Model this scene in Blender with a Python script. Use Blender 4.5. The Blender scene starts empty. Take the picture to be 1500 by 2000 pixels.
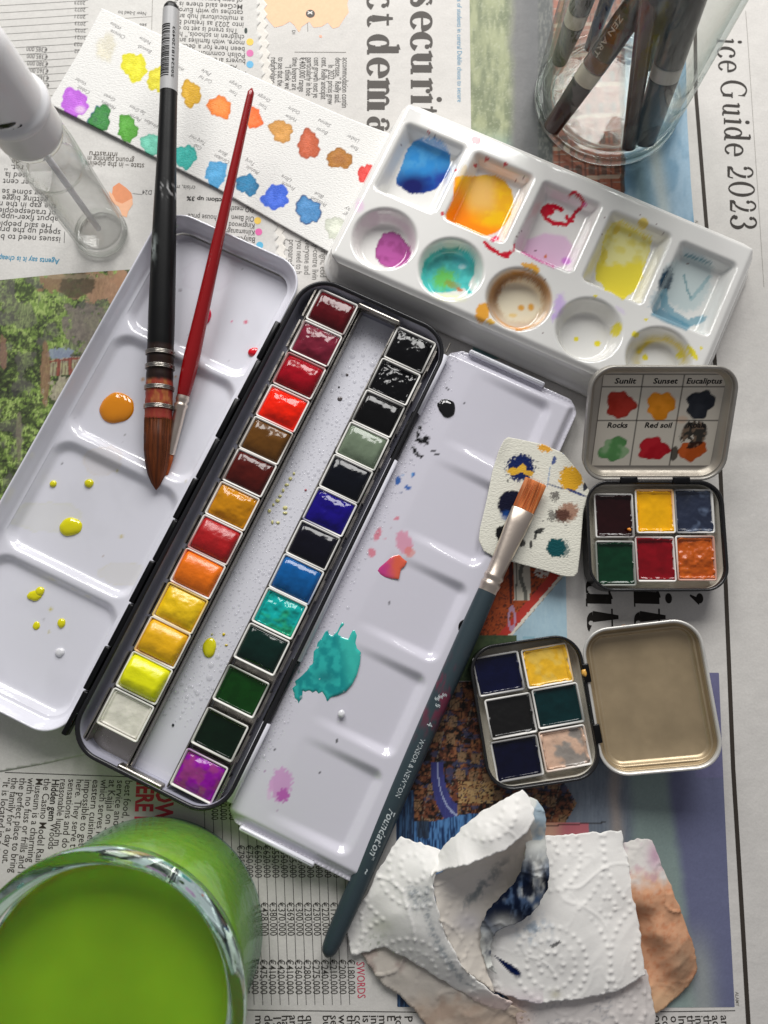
import bpy, math, random
import numpy as np
from mathutils import Vector, Matrix
random.seed(7); RNG = np.random.RandomState(7)
sc = bpy.context.scene
C = sc.collection
# ------------------------------------------------------------------ camera
F_PX = 1500.0; TILT = math.atan(240/1500.0); DIST = 0.330
CAM = np.array([0, -DIST*math.sin(TILT), DIST*math.cos(TILT)])
UP = np.array([0, math.cos(TILT), math.sin(TILT)]); FW = np.array([0, math.sin(TILT), -math.cos(TILT)]); RT = np.array([1., 0, 0])
cam = bpy.data.cameras.new('camera'); camo = bpy.data.objects.new('camera', cam); C.objects.link(camo)
camo.location = CAM; camo.rotation_euler = (TILT, 0, 0)
cam.sensor_fit = 'VERTICAL'; cam.sensor_height = 36; cam.sensor_width = 27; cam.lens = 27.0
cam.clip_start = 0.01; cam.clip_end = 20
cam.dof.use_dof = True; cam.dof.focus_distance = 0.322; cam.dof.aperture_fstop = 10
sc.camera = camo
# ------------------------------------------------------------------ room light
w = bpy.data.worlds.new('World'); sc.world = w; w.use_nodes = True
bg = w.node_tree.nodes['Background']; bg.inputs[0].default_value = (0.86, 0.85, 0.90, 1); bg.inputs[1].default_value = 0.23
def window(x, wdt, hgt, power):
    l = bpy.data.lights.new('window_pane_light', 'AREA'); l.shape = 'RECTANGLE'; l.size = wdt; l.size_y = hgt
    l.energy = power; l.color = (1.0, 0.985, 0.965)
    o = bpy.data.objects.new('window_pane_light', l); C.objects.link(o)
    o.location = (x, 0.82, 0.58)
    d = Vector((0.02, 0.0, 0)) - Vector((0.02, 0.82, 0.58))
    o.rotation_euler = d.to_track_quat('-Z', 'Y').to_euler()
    return o
window(-0.23, 0.38, 0.50, 7.2)
window(0.25, 0.38, 0.50, 7.8)
sc.view_settings.view_transform = 'Standard'; sc.view_settings.look = 'None'
sc.view_settings.exposure = -0.06; sc.view_settings.gamma = 1.0
try:
    sc.cycles.transparent_max_bounces = 24; sc.cycles.max_bounces = 10; sc.cycles.transmission_bounces = 10; sc.cycles.glossy_bounces = 5
    sc.cycles.caustics_refractive = True; sc.cycles.caustics_reflective = False
    sc.cycles.sample_clamp_indirect = 4.0; sc.cycles.use_denoising = True
except Exception: pass
# ------------------------------------------------------------------ helpers (all lengths in mm)
def P(px, py, h=0.0):
    """point of the photograph -> world mm on the level plane at height h"""
    px = np.asarray(px, float); py = np.asarray(py, float); h = np.asarray(h, float)
    vx = (px-750)/F_PX; k = -(py-1000)/F_PX
    vy = k*UP[1]+FW[1]; vz = k*UP[2]+FW[2]
    s = (h/1000-CAM[2])/vz
    return np.stack([s*vx*1000+0*h, (CAM[1]+s*vy)*1000, h+0*px], -1)
def Q(x, y, h=0.0):
    """world mm -> photograph px (used only to look up printed and painted colours)"""
    x = np.asarray(x)/1000; y = np.asarray(y)/1000-CAM[1]; z = np.asarray(h)/1000-CAM[2]
    d = y*FW[1]+z*FW[2]
    return 750+F_PX*x/d, 1000-F_PX*(y*UP[1]+z*UP[2])/d
def S(r, g, b):
    c = np.array([r, g, b], float)/255
    return np.where(c <= .04045, c/12.92, ((c+.055)/1.055)**2.4)
def frac(a): return a-np.floor(a)
def hsh(i, j, s): return frac(np.sin(i*127.1+j*311.7+s*74.7)*43758.5453)
def vn(x, y, s=0):
    xi = np.floor(x); yi = np.floor(y); fx = x-xi; fy = y-yi
    fx = fx*fx*(3-2*fx); fy = fy*fy*(3-2*fy)
    a = hsh(xi, yi, s); b = hsh(xi+1, yi, s); c = hsh(xi, yi+1, s); d = hsh(xi+1, yi+1, s)
    return a+(b-a)*fx+(c-a)*fy+(a-b-c+d)*fx*fy
def fbm(x, y, s=0, o=4):
    t = 0; A = .5; n = 0
    for k in range(o):
        t = t+A*vn(x*2**k+k*17.3, y*2**k-k*9.1, s+k); n += A; A *= .5
    return t/n
def sst(a, b, x):
    t = np.clip((x-a)/(b-a), 0, 1); return t*t*(3-2*t)
def mix(a, b, t):
    t = np.asarray(t)[..., None]; return a*(1-t)+b*t
ORG = {}
def tag(o, label=None, cat=None, group=None, kind=None):
    if label: o['label'] = label
    if cat: o['category'] = cat
    if group: o['group'] = group
    if kind: o['kind'] = kind
    return o
def thing(name, x, y, z, label, cat, group=None):
    o = bpy.data.objects.new(name, None); C.objects.link(o)
    o.empty_display_size = .01
    o.location = (x/1000, y/1000, z/1000); ORG[o.name] = np.array([x, y, z], float)
    return tag(o, label, cat, group)
def mk(name, V, F, mat, parent=None, col=None, smooth=True, org=None):
    """V (n,3) world mm; F list of index arrays (n,3) or (n,4)"""
    V = np.asarray(V, float)
    if parent is not None: g = ORG[parent.name]
    elif org is not None: g = np.array(org, float)
    else: g = np.array([V[:, 0].mean(), V[:, 1].mean(), V[:, 2].min()])
    if not isinstance(F, (list, tuple)) or (len(F) and not hasattr(F[0], 'shape')):
        F = [np.asarray([f], int) for f in F]
        d = {}
        for f in F: d.setdefault(f.shape[1], []).append(f)
        F = [np.concatenate(q) for q in d.values()]
    me = bpy.data.meshes.new(name)
    lt = np.concatenate([np.full(len(f), f.shape[1]) for f in F]); li = np.concatenate([f.ravel() for f in F])
    me.vertices.add(len(V)); me.vertices.foreach_set('co', ((V-g)/1000).astype(np.float32).ravel())
    me.loops.add(len(li)); me.loops.foreach_set('vertex_index', li.astype(np.int32))
    me.polygons.add(len(lt)); ls = np.concatenate([[0], np.cumsum(lt)[:-1]])
    me.polygons.foreach_set('loop_start', ls.astype(np.int32)); me.polygons.foreach_set('loop_total', lt.astype(np.int32))
    me.polygons.foreach_set('use_smooth', np.full(len(lt), smooth))
    me.update(calc_edges=True); me.validate()
    if col is not None:
        ca = me.color_attributes.new('Col', 'FLOAT_COLOR', 'POINT')
        c4 = np.ones((len(V), 4), np.float32); c4[:, :3] = np.broadcast_to(col, (len(V), 3)); ca.data.foreach_set('color', c4.ravel())
    me.materials.append(mat)
    o = bpy.data.objects.new(name, me); C.objects.link(o); ORG[o.name] = g
    if parent is not None:
        o.parent = parent
    else: o.location = g/1000
    return o
def join(*parts):
    """parts (V,F,col|None) -> one"""
    Vs = []; d = {}; Cs = []; n = 0
    for p in parts:
        V, F = np.asarray(p[0], float), p[1]; c = p[2] if len(p) > 2 else None
        Vs.append(V); Cs.append(np.broadcast_to(c if c is not None else np.array([.8, .8, .8]), (len(V), 3)))
        for f in F:
            f = np.asarray(f); 
            if f.ndim == 1: f = f[None]
            d.setdefault(f.shape[1], []).append(f+n)
        n += len(V)
    return np.concatenate(Vs), [np.concatenate(q) for q in d.values()], np.concatenate(Cs)
# --- materials
def material(name, col=None, rough=.5, metal=0, coat=0, bump=None, trans=0, ior=1.5, vary=None, spec=.5, sheen=0, sss=0, coatr=.05, rv=None):
    m = bpy.data.materials.new(name); m.use_nodes = True; nt = m.node_tree; b = nt.nodes['Principled BSDF']
    b.inputs['Roughness'].default_value = rough; b.inputs['Metallic'].default_value = metal
    b.inputs['Coat Weight'].default_value = coat; b.inputs['Coat Roughness'].default_value = coatr
    b.inputs['Transmission Weight'].default_value = trans; b.inputs['IOR'].default_value = ior
    b.inputs['Specular IOR Level'].default_value = spec
    if sss:
        b.inputs['Subsurface Weight'].default_value = sss; b.inputs['Subsurface Scale'].default_value = .002
    if col is None:
        a = nt.nodes.new('ShaderNodeAttribute'); a.attribute_name = 'Col'; src = a.outputs['Color']
    else:
        a = nt.nodes.new('ShaderNodeRGB'); a.outputs[0].default_value = (*col, 1); src = a.outputs[0]
    tc = nt.nodes.new('ShaderNodeTexCoord')
    def noise(sc_mm, det=3, stretch=None):
        n = nt.nodes.new('ShaderNodeTexNoise'); n.inputs['Scale'].default_value = 1000.0/sc_mm; n.inputs['Detail'].default_value = det
        if stretch:
            mp = nt.nodes.new('ShaderNodeMapping'); mp.inputs['Scale'].default_value = stretch
            nt.links.new(tc.outputs['Object'], mp.inputs[0]); nt.links.new(mp.outputs[0], n.inputs['Vector'])
        else: nt.links.new(tc.outputs['Object'], n.inputs['Vector'])
        return n
    if vary:
        n = noise(vary[0]); mr = nt.nodes.new('ShaderNodeMapRange')
        mr.inputs['From Min'].default_value = .3; mr.inputs['From Max'].default_value = .7
        mr.inputs['To Min'].default_value = 1-vary[1]; mr.inputs['To Max'].default_value = 1+vary[1]*.5
        nt.links.new(n.outputs['Fac'], mr.inputs['Value'])
        vm = nt.nodes.new('ShaderNodeVectorMath'); vm.operation = 'SCALE'
        nt.links.new(src, vm.inputs[0]); nt.links.new(mr.outputs[0], vm.inputs['Scale']); src = vm.outputs[0]
    nt.links.new(src, b.inputs['Base Color'])
    if rv:
        n = noise(rv[0]); mr = nt.nodes.new('ShaderNodeMapRange'); mr.inputs['From Min'].default_value = .35; mr.inputs['From Max'].default_value = .65
        mr.inputs['To Min'].default_value = rv[1]; mr.inputs['To Max'].default_value = rv[2]
        nt.links.new(n.outputs['Fac'], mr.inputs['Value']); nt.links.new(mr.outputs[0], b.inputs['Roughness'])
    if bump:
        prev = None
        for q in (bump if isinstance(bump, list) else [bump]):
            n = noise(q[0], 4, q[2] if len(q) > 2 else None); bp = nt.nodes.new('ShaderNodeBump'); bp.inputs['Strength'].default_value = 1.0
            bp.inputs['Distance'].default_value = q[1]/1000
            nt.links.new(n.outputs['Fac'], bp.inputs['Height'])
            if prev: nt.links.new(prev.outputs[0], bp.inputs['Normal'])
            prev = bp
        nt.links.new(prev.outputs[0], b.inputs['Normal'])
    return m
M = {}
M['news'] = material('newsprint', None, .75, bump=[(1.2, .05), (14, .5)], vary=(.9, .05), spec=.25)
M['ink'] = material('printing_ink', None, .7, spec=.25)
M['picture'] = material('printed_picture', None, .5, spec=.35, bump=[(14, .45)])
M['enamel'] = material('white_enamel', None, .10, coat=.6, coatr=.03, spec=.5, bump=[(25, .12), (3, .006)])
M['black'] = material('black_enamel', S(6, 6, 8), .3, coat=.0, spec=.3, bump=(6, .05))
M['rimblack'] = material('black_lacquered_tin', None, .25, coat=.1, spec=.35)
M['steel'] = material('brushed_steel', S(170, 165, 158), .28, metal=1, bump=(2.0, .03, (1, 8, 1)), rv=(5, .2, .42))
M['tinlid'] = material('tin_plate', None, .34, metal=.45, bump=[(3, .015), (.8, .006, (1, 9, 1))], vary=(14, .12), rv=(5, .28, .44))
M['porcelain'] = material('glazed_porcelain', None, .1, coat=.6, sss=.0, bump=(30, .2))
M['plastic'] = material('pan_plastic', None, .35, spec=.4)
M['paint'] = material('wet_paint', None, .12, coat=.0, spec=.42, bump=[(6, .07), (1.5, .008)])
M['paint_dry'] = material('soft_paint', None, .30, coat=.25, coatr=.15, bump=[(3, .28), (.6, .05)])
M['drop'] = material('paint_drop', None, .06, coat=.6, bump=(4, .05))
M['wpaper'] = material('watercolour_paper', None, .85, spec=.2, bump=[(1.0, .30, (1, 1.8, 1)), (.35, .06)])
def thin_glass(name, face, edge, ior=1.45, bump=None, diff=0.0, dcol=(.9, .9, .9), pw=2.0):
    """clear thin-walled glass or film: see-through, tinted where it is seen edge-on, with Fresnel reflections"""
    m = bpy.data.materials.new(name); m.use_nodes = True; nt = m.node_tree; N = nt.nodes.new; Lk = nt.links.new
    nt.nodes.remove(nt.nodes['Principled BSDF'])
    lw = N('ShaderNodeLayerWeight'); lw.inputs[0].default_value = .5
    p = N('ShaderNodeMath'); p.operation = 'POWER'; Lk(lw.outputs['Facing'], p.inputs[0]); p.inputs[1].default_value = pw
    mc = N('ShaderNodeMix'); mc.data_type = 'RGBA'; Lk(p.outputs[0], mc.inputs[0]); mc.inputs[6].default_value = (*face, 1); mc.inputs[7].default_value = (*edge, 1)
    tr = N('ShaderNodeBsdfTransparent'); Lk(mc.outputs[2], tr.inputs[0])
    gl = N('ShaderNodeBsdfGlossy'); gl.inputs['Roughness'].default_value = .04
    r0 = ((ior-1)/(ior+1))**2
    p5 = N('ShaderNodeMath'); p5.operation = 'POWER'; Lk(lw.outputs['Facing'], p5.inputs[0]); p5.inputs[1].default_value = 5
    fr = N('ShaderNodeMath'); fr.operation = 'MULTIPLY_ADD'; Lk(p5.outputs[0], fr.inputs[0]); fr.inputs[1].default_value = .55; fr.inputs[2].default_value = r0
    mx = N('ShaderNodeMixShader'); Lk(fr.outputs[0], mx.inputs[0]); Lk(tr.outputs[0], mx.inputs[1]); Lk(gl.outputs[0], mx.inputs[2]); out = mx
    if bump:
        tc = N('ShaderNodeTexCoord'); n = N('ShaderNodeTexNoise'); n.inputs['Scale'].default_value = 1000/bump[0]; Lk(tc.outputs['Object'], n.inputs['Vector'])
        b = N('ShaderNodeBump'); b.inputs['Distance'].default_value = bump[1]/1000; Lk(n.outputs['Fac'], b.inputs['Height']); Lk(b.outputs[0], gl.inputs['Normal']); Lk(b.outputs[0], lw.inputs['Normal'])
    if diff:
        d = N('ShaderNodeBsdfDiffuse'); d.inputs[0].default_value = (*dcol, 1); m2 = N('ShaderNodeMixShader'); m2.inputs[0].default_value = diff; Lk(mx.outputs[0], m2.inputs[1]); Lk(d.outputs[0], m2.inputs[2]); out = m2
    Lk(out.outputs[0], nt.nodes['Material Output'].inputs[0]); return m
M['water'] = thin_glass('water', (.99, .99, .99), (.95, .95, .97), 1.33, None, .20, (.86, .86, .9))
M['glass'] = thin_glass('clear_glass', (.985, .99, .985), (.62, .68, .63), 1.48, (9, .25), .005, (.85, .87, .85), 3.5)
M['glass_green'] = thin_glass('greenish_glass', (.98, .99, .985), (.24, .60, .46), 1.5, (5, .5), .03, (.8, .88, .84), 3.0)
M['cplastic'] = thin_glass('clear_plastic', (.985, .985, .985), (.78, .79, .78), 1.45, (10, .2), .01, (.9, .9, .9), 3.0)
M['wplastic'] = material('white_plastic', S(222, 222, 222), .35, bump=(8, .05))
M['handle'] = material('handle_lacquer', None, .25, coat=.15, bump=(6, .04))
M['matt'] = material('matt_lacquer', None, .40, coat=.0, spec=.3, bump=(1.5, .02))
M['ferrule'] = material('ferrule_metal', S(222, 208, 194), .36, metal=1, bump=(1.6, .03))
M['hair'] = material('bristle_hair', None, .6, spec=.25, bump=(.5, .02))
M['towel'] = material('paper_towel', None, .95, spec=.1, bump=[(.45, .05), (3.5, .12)])
_nt = M['towel'].node_tree; _b = _nt.nodes['Principled BSDF']; _t = _nt.nodes.new('ShaderNodeBsdfTranslucent'); _m = _nt.nodes.new('ShaderNodeMixShader'); _m.inputs[0].default_value = .14
_nt.links.new(_nt.nodes['Attribute'].outputs['Color'], _t.inputs[0]); _nt.links.new(_b.outputs[0], _m.inputs[1]); _nt.links.new(_t.outputs[0], _m.inputs[2]); _nt.links.new(_m.outputs[0], _nt.nodes['Material Output'].inputs[0])
M['liquid'] = material('green_water', S(134, 180, 26), .08, sss=.8, vary=(55, .28))
M['liquid'].node_tree.nodes['Principled BSDF'].inputs['Subsurface Scale'].default_value = .012
M['table'] = material('painted_table', S(190, 180, 160), .5, bump=(20, .3), vary=(60, .1))
M['foot_glass'] = material('thick_foot_glass', (.95, .97, .95), .02, trans=1, ior=1.47, bump=(8, .2))
M['milky'] = thin_glass('milky_tube', (.96, .96, .97), (.9, .9, .92), 1.4, None, .55, (.92, .92, .95), 2.0)
M['rim_glass'] = material('thick_rim_glass', (.72, .92, .84), .02, trans=1, ior=1.5, bump=(16, .12))
# --- grids clipped to outlines
def rrect(hw, hh, r, n=10, cx=0, cy=0):
    p = []
    for sx, sy, a0 in ((1, 1, 0), (-1, 1, 90), (-1, -1, 180), (1, -1, 270)):
        for k in range(n+1):
            a = math.radians(a0+90*k/n); p.append((cx+sx*(hw-r)+r*math.cos(a), cy+sy*(hh-r)+r*math.sin(a)))
    return np.array(p)
def poly_dist(x, y, poly):
    A = np.asarray(poly)[:, :2]; B = np.roll(A, -1, 0)
    best = np.full(x.shape, 1e9); nx = np.zeros_like(x); ny = np.zeros_like(x); ins = np.zeros(x.shape, bool)
    for a, b in zip(A, B):
        e = b-a; L = e@e
        if L < 1e-12: continue
        t = np.clip(((x-a[0])*e[0]+(y-a[1])*e[1])/L, 0, 1); qx = a[0]+t*e[0]; qy = a[1]+t*e[1]
        d = np.hypot(x-qx, y-qy); m = d < best; best[m] = d[m]; nx[m] = qx[m]; ny[m] = qy[m]
        c = (a[1] > y) != (b[1] > y)
        if e[1] != 0: ins ^= c & (x < e[0]*(y-a[1])/e[1]+a[0])
    return np.where(ins, best, -best), nx, ny
def clip_grid(poly, step):
    poly = np.asarray(poly, float)[:, :2]
    x0, y0 = poly.min(0)-step; x1, y1 = poly.max(0)+step
    nx = int((x1-x0)/step)+2; ny = int((y1-y0)/step)+2
    X, Y = np.meshgrid(x0+step*np.arange(nx), y0+step*np.arange(ny), indexing='ij')
    cx = (X[:-1, :-1]+step/2); cy = (Y[:-1, :-1]+step/2)
    keep = poly_dist(cx.ravel(), cy.ravel(), poly)[0].reshape(cx.shape) > 0
    idx = np.arange(nx*ny).reshape(nx, ny)
    q = np.stack([idx[:-1, :-1], idx[1:, :-1], idx[1:, 1:], idx[:-1, 1:]], -1)[keep]
    used = np.unique(q); rm = np.full(nx*ny, -1); rm[used] = np.arange(len(used)); q = rm[q]
    x = X.ravel()[used]; y = Y.ravel()[used]
    e = np.concatenate([q[:, [0, 1]], q[:, [1, 2]], q[:, [2, 3]], q[:, [3, 0]]])
    key = e[:, 0]*len(used)+e[:, 1]; rev = e[:, 1]*len(used)+e[:, 0]
    be = e[~np.isin(key, rev)]
    bv = np.unique(be)
    _, qx, qy = poly_dist(x[bv], y[bv], poly); x[bv] = qx; y[bv] = qy
    return x, y, q, be
def sheet(poly, step, zf, thick=.25, cf=None, under=None):
    """open sheet following zf with edges turned down by thick -> V,F,col"""
    x, y, q, be = clip_grid(poly, step); z = zf(x, y)
    V = np.stack([x, y, z], -1); col = cf(x, y, z) if cf else None
    if thick:
        bv = np.unique(be); mp = {b: len(V)+i for i, b in enumerate(bv)}
        W = V[bv].copy(); W[:, 2] -= thick; V = np.concatenate([V, W])
        s = np.array([[a, mp[a], mp[b], b] for a, b in be])
        if col is not None: col = np.concatenate([np.broadcast_to(col, (len(x), 3)), np.broadcast_to(col, (len(x), 3))[bv]])
        q = np.concatenate([q, s])
    return V, [q], col
def loft(rings, close=True, cap0=False, cap1=False):
    n = len(rings[0]); V = np.concatenate(rings); F = []
    i = np.arange(n if close else n-1); j = (i+1) % n
    for k in range(len(rings)-1):
        F.append(np.stack([k*n+i, k*n+j, (k+1)*n+j, (k+1)*n+i], -1))
    F = [np.concatenate(F)]
    if cap0 or cap1:
        T = []
        for c, k in ((cap0, 0), (cap1, len(rings)-1)):
            if c:
                V = np.concatenate([V, rings[k].mean(0)[None]]); m = len(V)-1
                t = np.stack([k*n+i, k*n+j, np.full(len(i), m)], -1)
                T.append(t[:, [1, 0, 2]] if k == 0 else t)
        F.append(np.concatenate(T))
    return V, F
def rring(cx, cy, ang, hw, hh, r, off, z, n=8):
    p = rrect(max(hw+off, .3), max(hh+off, .3), max(r+off, .25), n)
    a = math.radians(ang); c, s = math.cos(a), math.sin(a)
    return np.stack([cx+p[:, 0]*c-p[:, 1]*s, cy+p[:, 0]*s+p[:, 1]*c, np.full(len(p), z)], -1)
class Frame:
    def __init__(s, ox, oy, ang): s.o = np.array([ox, oy]); a = math.radians(ang); s.u = np.array([math.cos(a), math.sin(a)]); s.v = np.array([-s.u[1], s.u[0]]); s.ang = ang
    def w(s, V):
        V = np.asarray(V, float); o = V.copy(); o[:, :2] = s.o+V[:, :1]*s.u+V[:, 1:2]*s.v; return o
    def l(s, x, y): return (x-s.o[0])*s.u[0]+(y-s.o[1])*s.u[1], (x-s.o[0])*s.v[0]+(y-s.o[1])*s.v[1]
def box(x0, x1, y0, y1, z0, z1, bev=0):
    if not bev:
        V = np.array([[x, y, z] for z in (z0, z1) for x, y in ((x0, y0), (x1, y0), (x1, y1), (x0, y1))], float)
        return V, [np.array([[3, 2, 1, 0], [4, 5, 6, 7], [0, 1, 5, 4], [1, 2, 6, 5], [2, 3, 7, 6], [3, 0, 4, 7]])]
    cx, cy, hw, hh = (x0+x1)/2, (y0+y1)/2, (x1-x0)/2, (y1-y0)/2
    R = [np.c_[rrect(hw, hh, bev, 3, cx, cy), np.full(16, z0)], np.c_[rrect(hw, hh, bev, 3, cx, cy), np.full(16, z1-bev)],
         np.c_[rrect(hw-bev*.3, hh-bev*.3, bev*.8, 3, cx, cy), np.full(16, z1-bev*.3)], np.c_[rrect(hw-bev, hh-bev, bev*.5, 3, cx, cy), np.full(16, z1)]]
    return loft(R, cap0=True, cap1=True)
def tube(pts, r, n=10, caps=True):
    pts = np.asarray(pts, float); R = []
    rr = r if hasattr(r, '__len__') else [r]*len(pts)
    T = np.gradient(pts, axis=0) if len(pts) > 2 else np.repeat((pts[1]-pts[0])[None], 2, 0)
    for p, t, q in zip(pts, T, rr):
        t = t/np.linalg.norm(t); a = np.array([0, 0, 1.]) if abs(t[2]) < .9 else np.array([1., 0, 0])
        s = np.cross(t, a); s /= np.linalg.norm(s); u = np.cross(s, t)
        th = np.linspace(0, 2*np.pi, n, endpoint=False)[:, None]
        R.append(p+q*(np.cos(th)*s+np.sin(th)*u))
    return loft(R, cap0=caps, cap1=caps)
def lathe(prof, cx, cy, z0=0, n=72):
    th = np.linspace(0, 2*np.pi, n, endpoint=False)
    return loft([np.stack([cx+r*np.cos(th), cy+r*np.sin(th), np.full(n, z0+z)], -1) for r, z in prof])
class Rod:
    """a frame along a brush: t runs from p0, s sideways, n upwards"""
    def __init__(s, p0, p1):
        s.p = np.array(p0, float); a = np.array(p1, float)-s.p; s.L = np.linalg.norm(a); s.a = a/s.L
        s.s = np.cross(s.a, [0, 0, 1.]); s.s /= np.linalg.norm(s.s); s.n = np.cross(s.s, s.a)
    def ring(s, t, rs, rn, k=28, tw=0):
        th = np.linspace(0, 2*np.pi, k, endpoint=False)[:, None]
        return s.p+s.a*t+np.cos(th)*rs*s.s+np.sin(th)*rn*s.n
    def body(s, prof, k=28, c0=False, c1=False):
        return loft([s.ring(q[0], q[1], q[2] if len(q) > 2 else q[1], k) for q in prof], cap0=c0, cap1=c1)
def blob(px, py, rx, ry, h, dome, seed=0, irr=.08, ang=0, n=40, zb=None):
    """a domed drop of paint lying at height h"""
    c = P(px, py, h); k = 4.62; th = np.linspace(0, 2*np.pi, n, endpoint=False); R = RNG.rand(6)*6.28 if seed == 0 else np.random.RandomState(seed).rand(6)*6.28
    ra = 1+irr*(np.sin(2*th+R[0])*.6+np.sin(3*th+R[1])*.5+np.sin(5*th+R[2])*.3+np.sin(9*th+R[3])*.15)
    a = math.radians(ang); V = []
    for f in (1.0, .97, .9, .78, .6, .4, .2):
        x = ra*rx/k*np.cos(th)*f; y = ra*ry/k*np.sin(th)*f
        V.append(np.stack([c[0]+x*math.cos(a)-y*math.sin(a), c[1]+x*math.sin(a)+y*math.cos(a), np.full(n, h+dome*(1-f**3)**.6)], -1))
    return loft(V, cap1=True)
# --- printed text
TXT = {}
def text2d(s, bold=0.0):
    if (s, bold) in TXT: return TXT[(s, bold)]
    cu = bpy.data.curves.new('t', 'FONT'); cu.body = s; cu.resolution_u = 2; cu.offset = bold
    o = bpy.data.objects.new('t', cu); C.objects.link(o)
    dg = bpy.context.evaluated_depsgraph_get(); me = bpy.data.meshes.new_from_object(o.evaluated_get(dg))
    V = np.zeros(len(me.vertices)*3); me.vertices.foreach_get('co', V); V = V.reshape(-1, 3)[:, :2]
    F = [tuple(p.vertices) for p in me.polygons]
    bpy.data.objects.remove(o); bpy.data.curves.remove(cu); bpy.data.meshes.remove(me)
    T = {}
    for f in F:
        T.setdefault(len(f), []).append(f)
    F = [np.array(q) for q in T.values()]
    TXT[(s, bold)] = (V, F); return V, F
def put_text(s, px, py, ang, em, length=None, h=0.0, zf=None, zo=.05, color=(.05, .05, .05), bold=0.0, shear=0):
    """text that starts at photo px,py; ang is its direction in the world; em and length in px"""
    V, F = text2d(s, bold)
    if len(V) == 0: return None
    k = 4.6*326/(326-h)/1.0; e = em/k; sx = e
    if length: sx = (length/k)/max(V[:, 0].max()-V[:, 0].min(), .1)
    a = math.radians(ang); c = P(px, py, h); x = (V[:, 0]+shear*V[:, 1])*sx; y = V[:, 1]*e
    X = c[0]+x*math.cos(a)-y*math.sin(a); Y = c[1]+x*math.sin(a)+y*math.cos(a)
    Z = (zf(X, Y) if zf else h)+zo
    return np.stack([X, Y, Z+0*X], -1), F, np.array(color)
# ------------------------------------------------------------------ table and newspapers
V, F = box(-420, 420, -420, 520, -30, -1.6)
tag(mk('table_top', V, F, M['table']), 'pale painted table top under the newspapers', kind='structure')
def zn(x, y):
    z = -.55+.32*(fbm(x/55+3, y/55, 5, 2)-.5)*2
    z = z+.55*np.exp(-((y-27-.05*(x-100))/3.2)**2)*sst(95, 140, x)+.25*np.exp(-((x-165-.04*y)/5)**2)
    z = z+.30*np.exp(-((y-132+.2*x)/3)**2)*sst(-110, -150, x)
    return z
def paper_col(x, y, z, base):
    n = fbm(x/1.1, y/1.1, 3, 3)-.5; n2 = fbm(x/40, y/40, 8, 2)-.5
    return base*(1+.10*n+.08*n2)[:, None]
NEWS = S(208, 205, 200); NEWS2 = S(206, 204, 199)
news = thing('newspaper', 60, 0, -.6, 'large open newspaper under everything, with the Price Guide 2023 page and houses by blue water', 'newspaper')
poly = [(-200, -330), (330, -330), (330, 400), (-200, 400)]
V, F, c = sheet(poly, 3.0, zn, 0, lambda x, y, z: paper_col(x, y, z, NEWS))
mk('page', V, F, M['news'], news, c)
news2 = thing('newspaper', -100, 60, -.3, 'upside-down newspaper page at the left with a green garden picture and zigzag edge', 'newspaper')
# pinked (zigzag) right edge
ed = [(503, -40), (506, 60), (516, 160), (528, 260), (535, 360), (541, 470), (546, 560), (552, 760), (440, 1200)]
edge = []
for i in range(len(ed)-1):
    n = max(2, int(math.hypot(ed[i+1][0]-ed[i][0], ed[i+1][1]-ed[i][1])/9))
    for k in range(n):
        t = k/n; edge.append((ed[i][0]+t*(ed[i+1][0]-ed[i][0])+(4 if k % 2 else -4), ed[i][1]+t*(ed[i+1][1]-ed[i][1])))
pp = [(-60, -60)]+edge+[(300, 1460), (165, 1474), (90, 1491), (0, 1507), (-80, 1512)]
poly2 = P(*np.array(pp).T, 0)[:, :2]
zn2 = lambda x, y: zn(x, y)+.28
V, F, c = sheet(poly2, .9, zn2, .25, lambda x, y, z: paper_col(x, y, z, NEWS2))
mk('page', V, F, M['news'], news2, c)
# the strip with a second pinked edge beside it
strip = []
for k in range(64):
    t = k/63; y = -40+t*600; x = np.interp(y, [q[1] for q in ed[:7]], [q[0] for q in ed[:7]])
    strip.append((x+14+(3.5 if k % 2 else -3.5), y))
pp = strip+[(x-22, y) for x, y in strip[::-1]]
V, F, c = sheet(P(*np.array(pp).T, 0)[:, :2], .5, lambda x, y: zn(x, y)+.14, .1, lambda x, y, z: paper_col(x, y, z, S(222, 218, 210)))
mk('under_page_edge', V, F, M['news'], news2, c)

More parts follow.
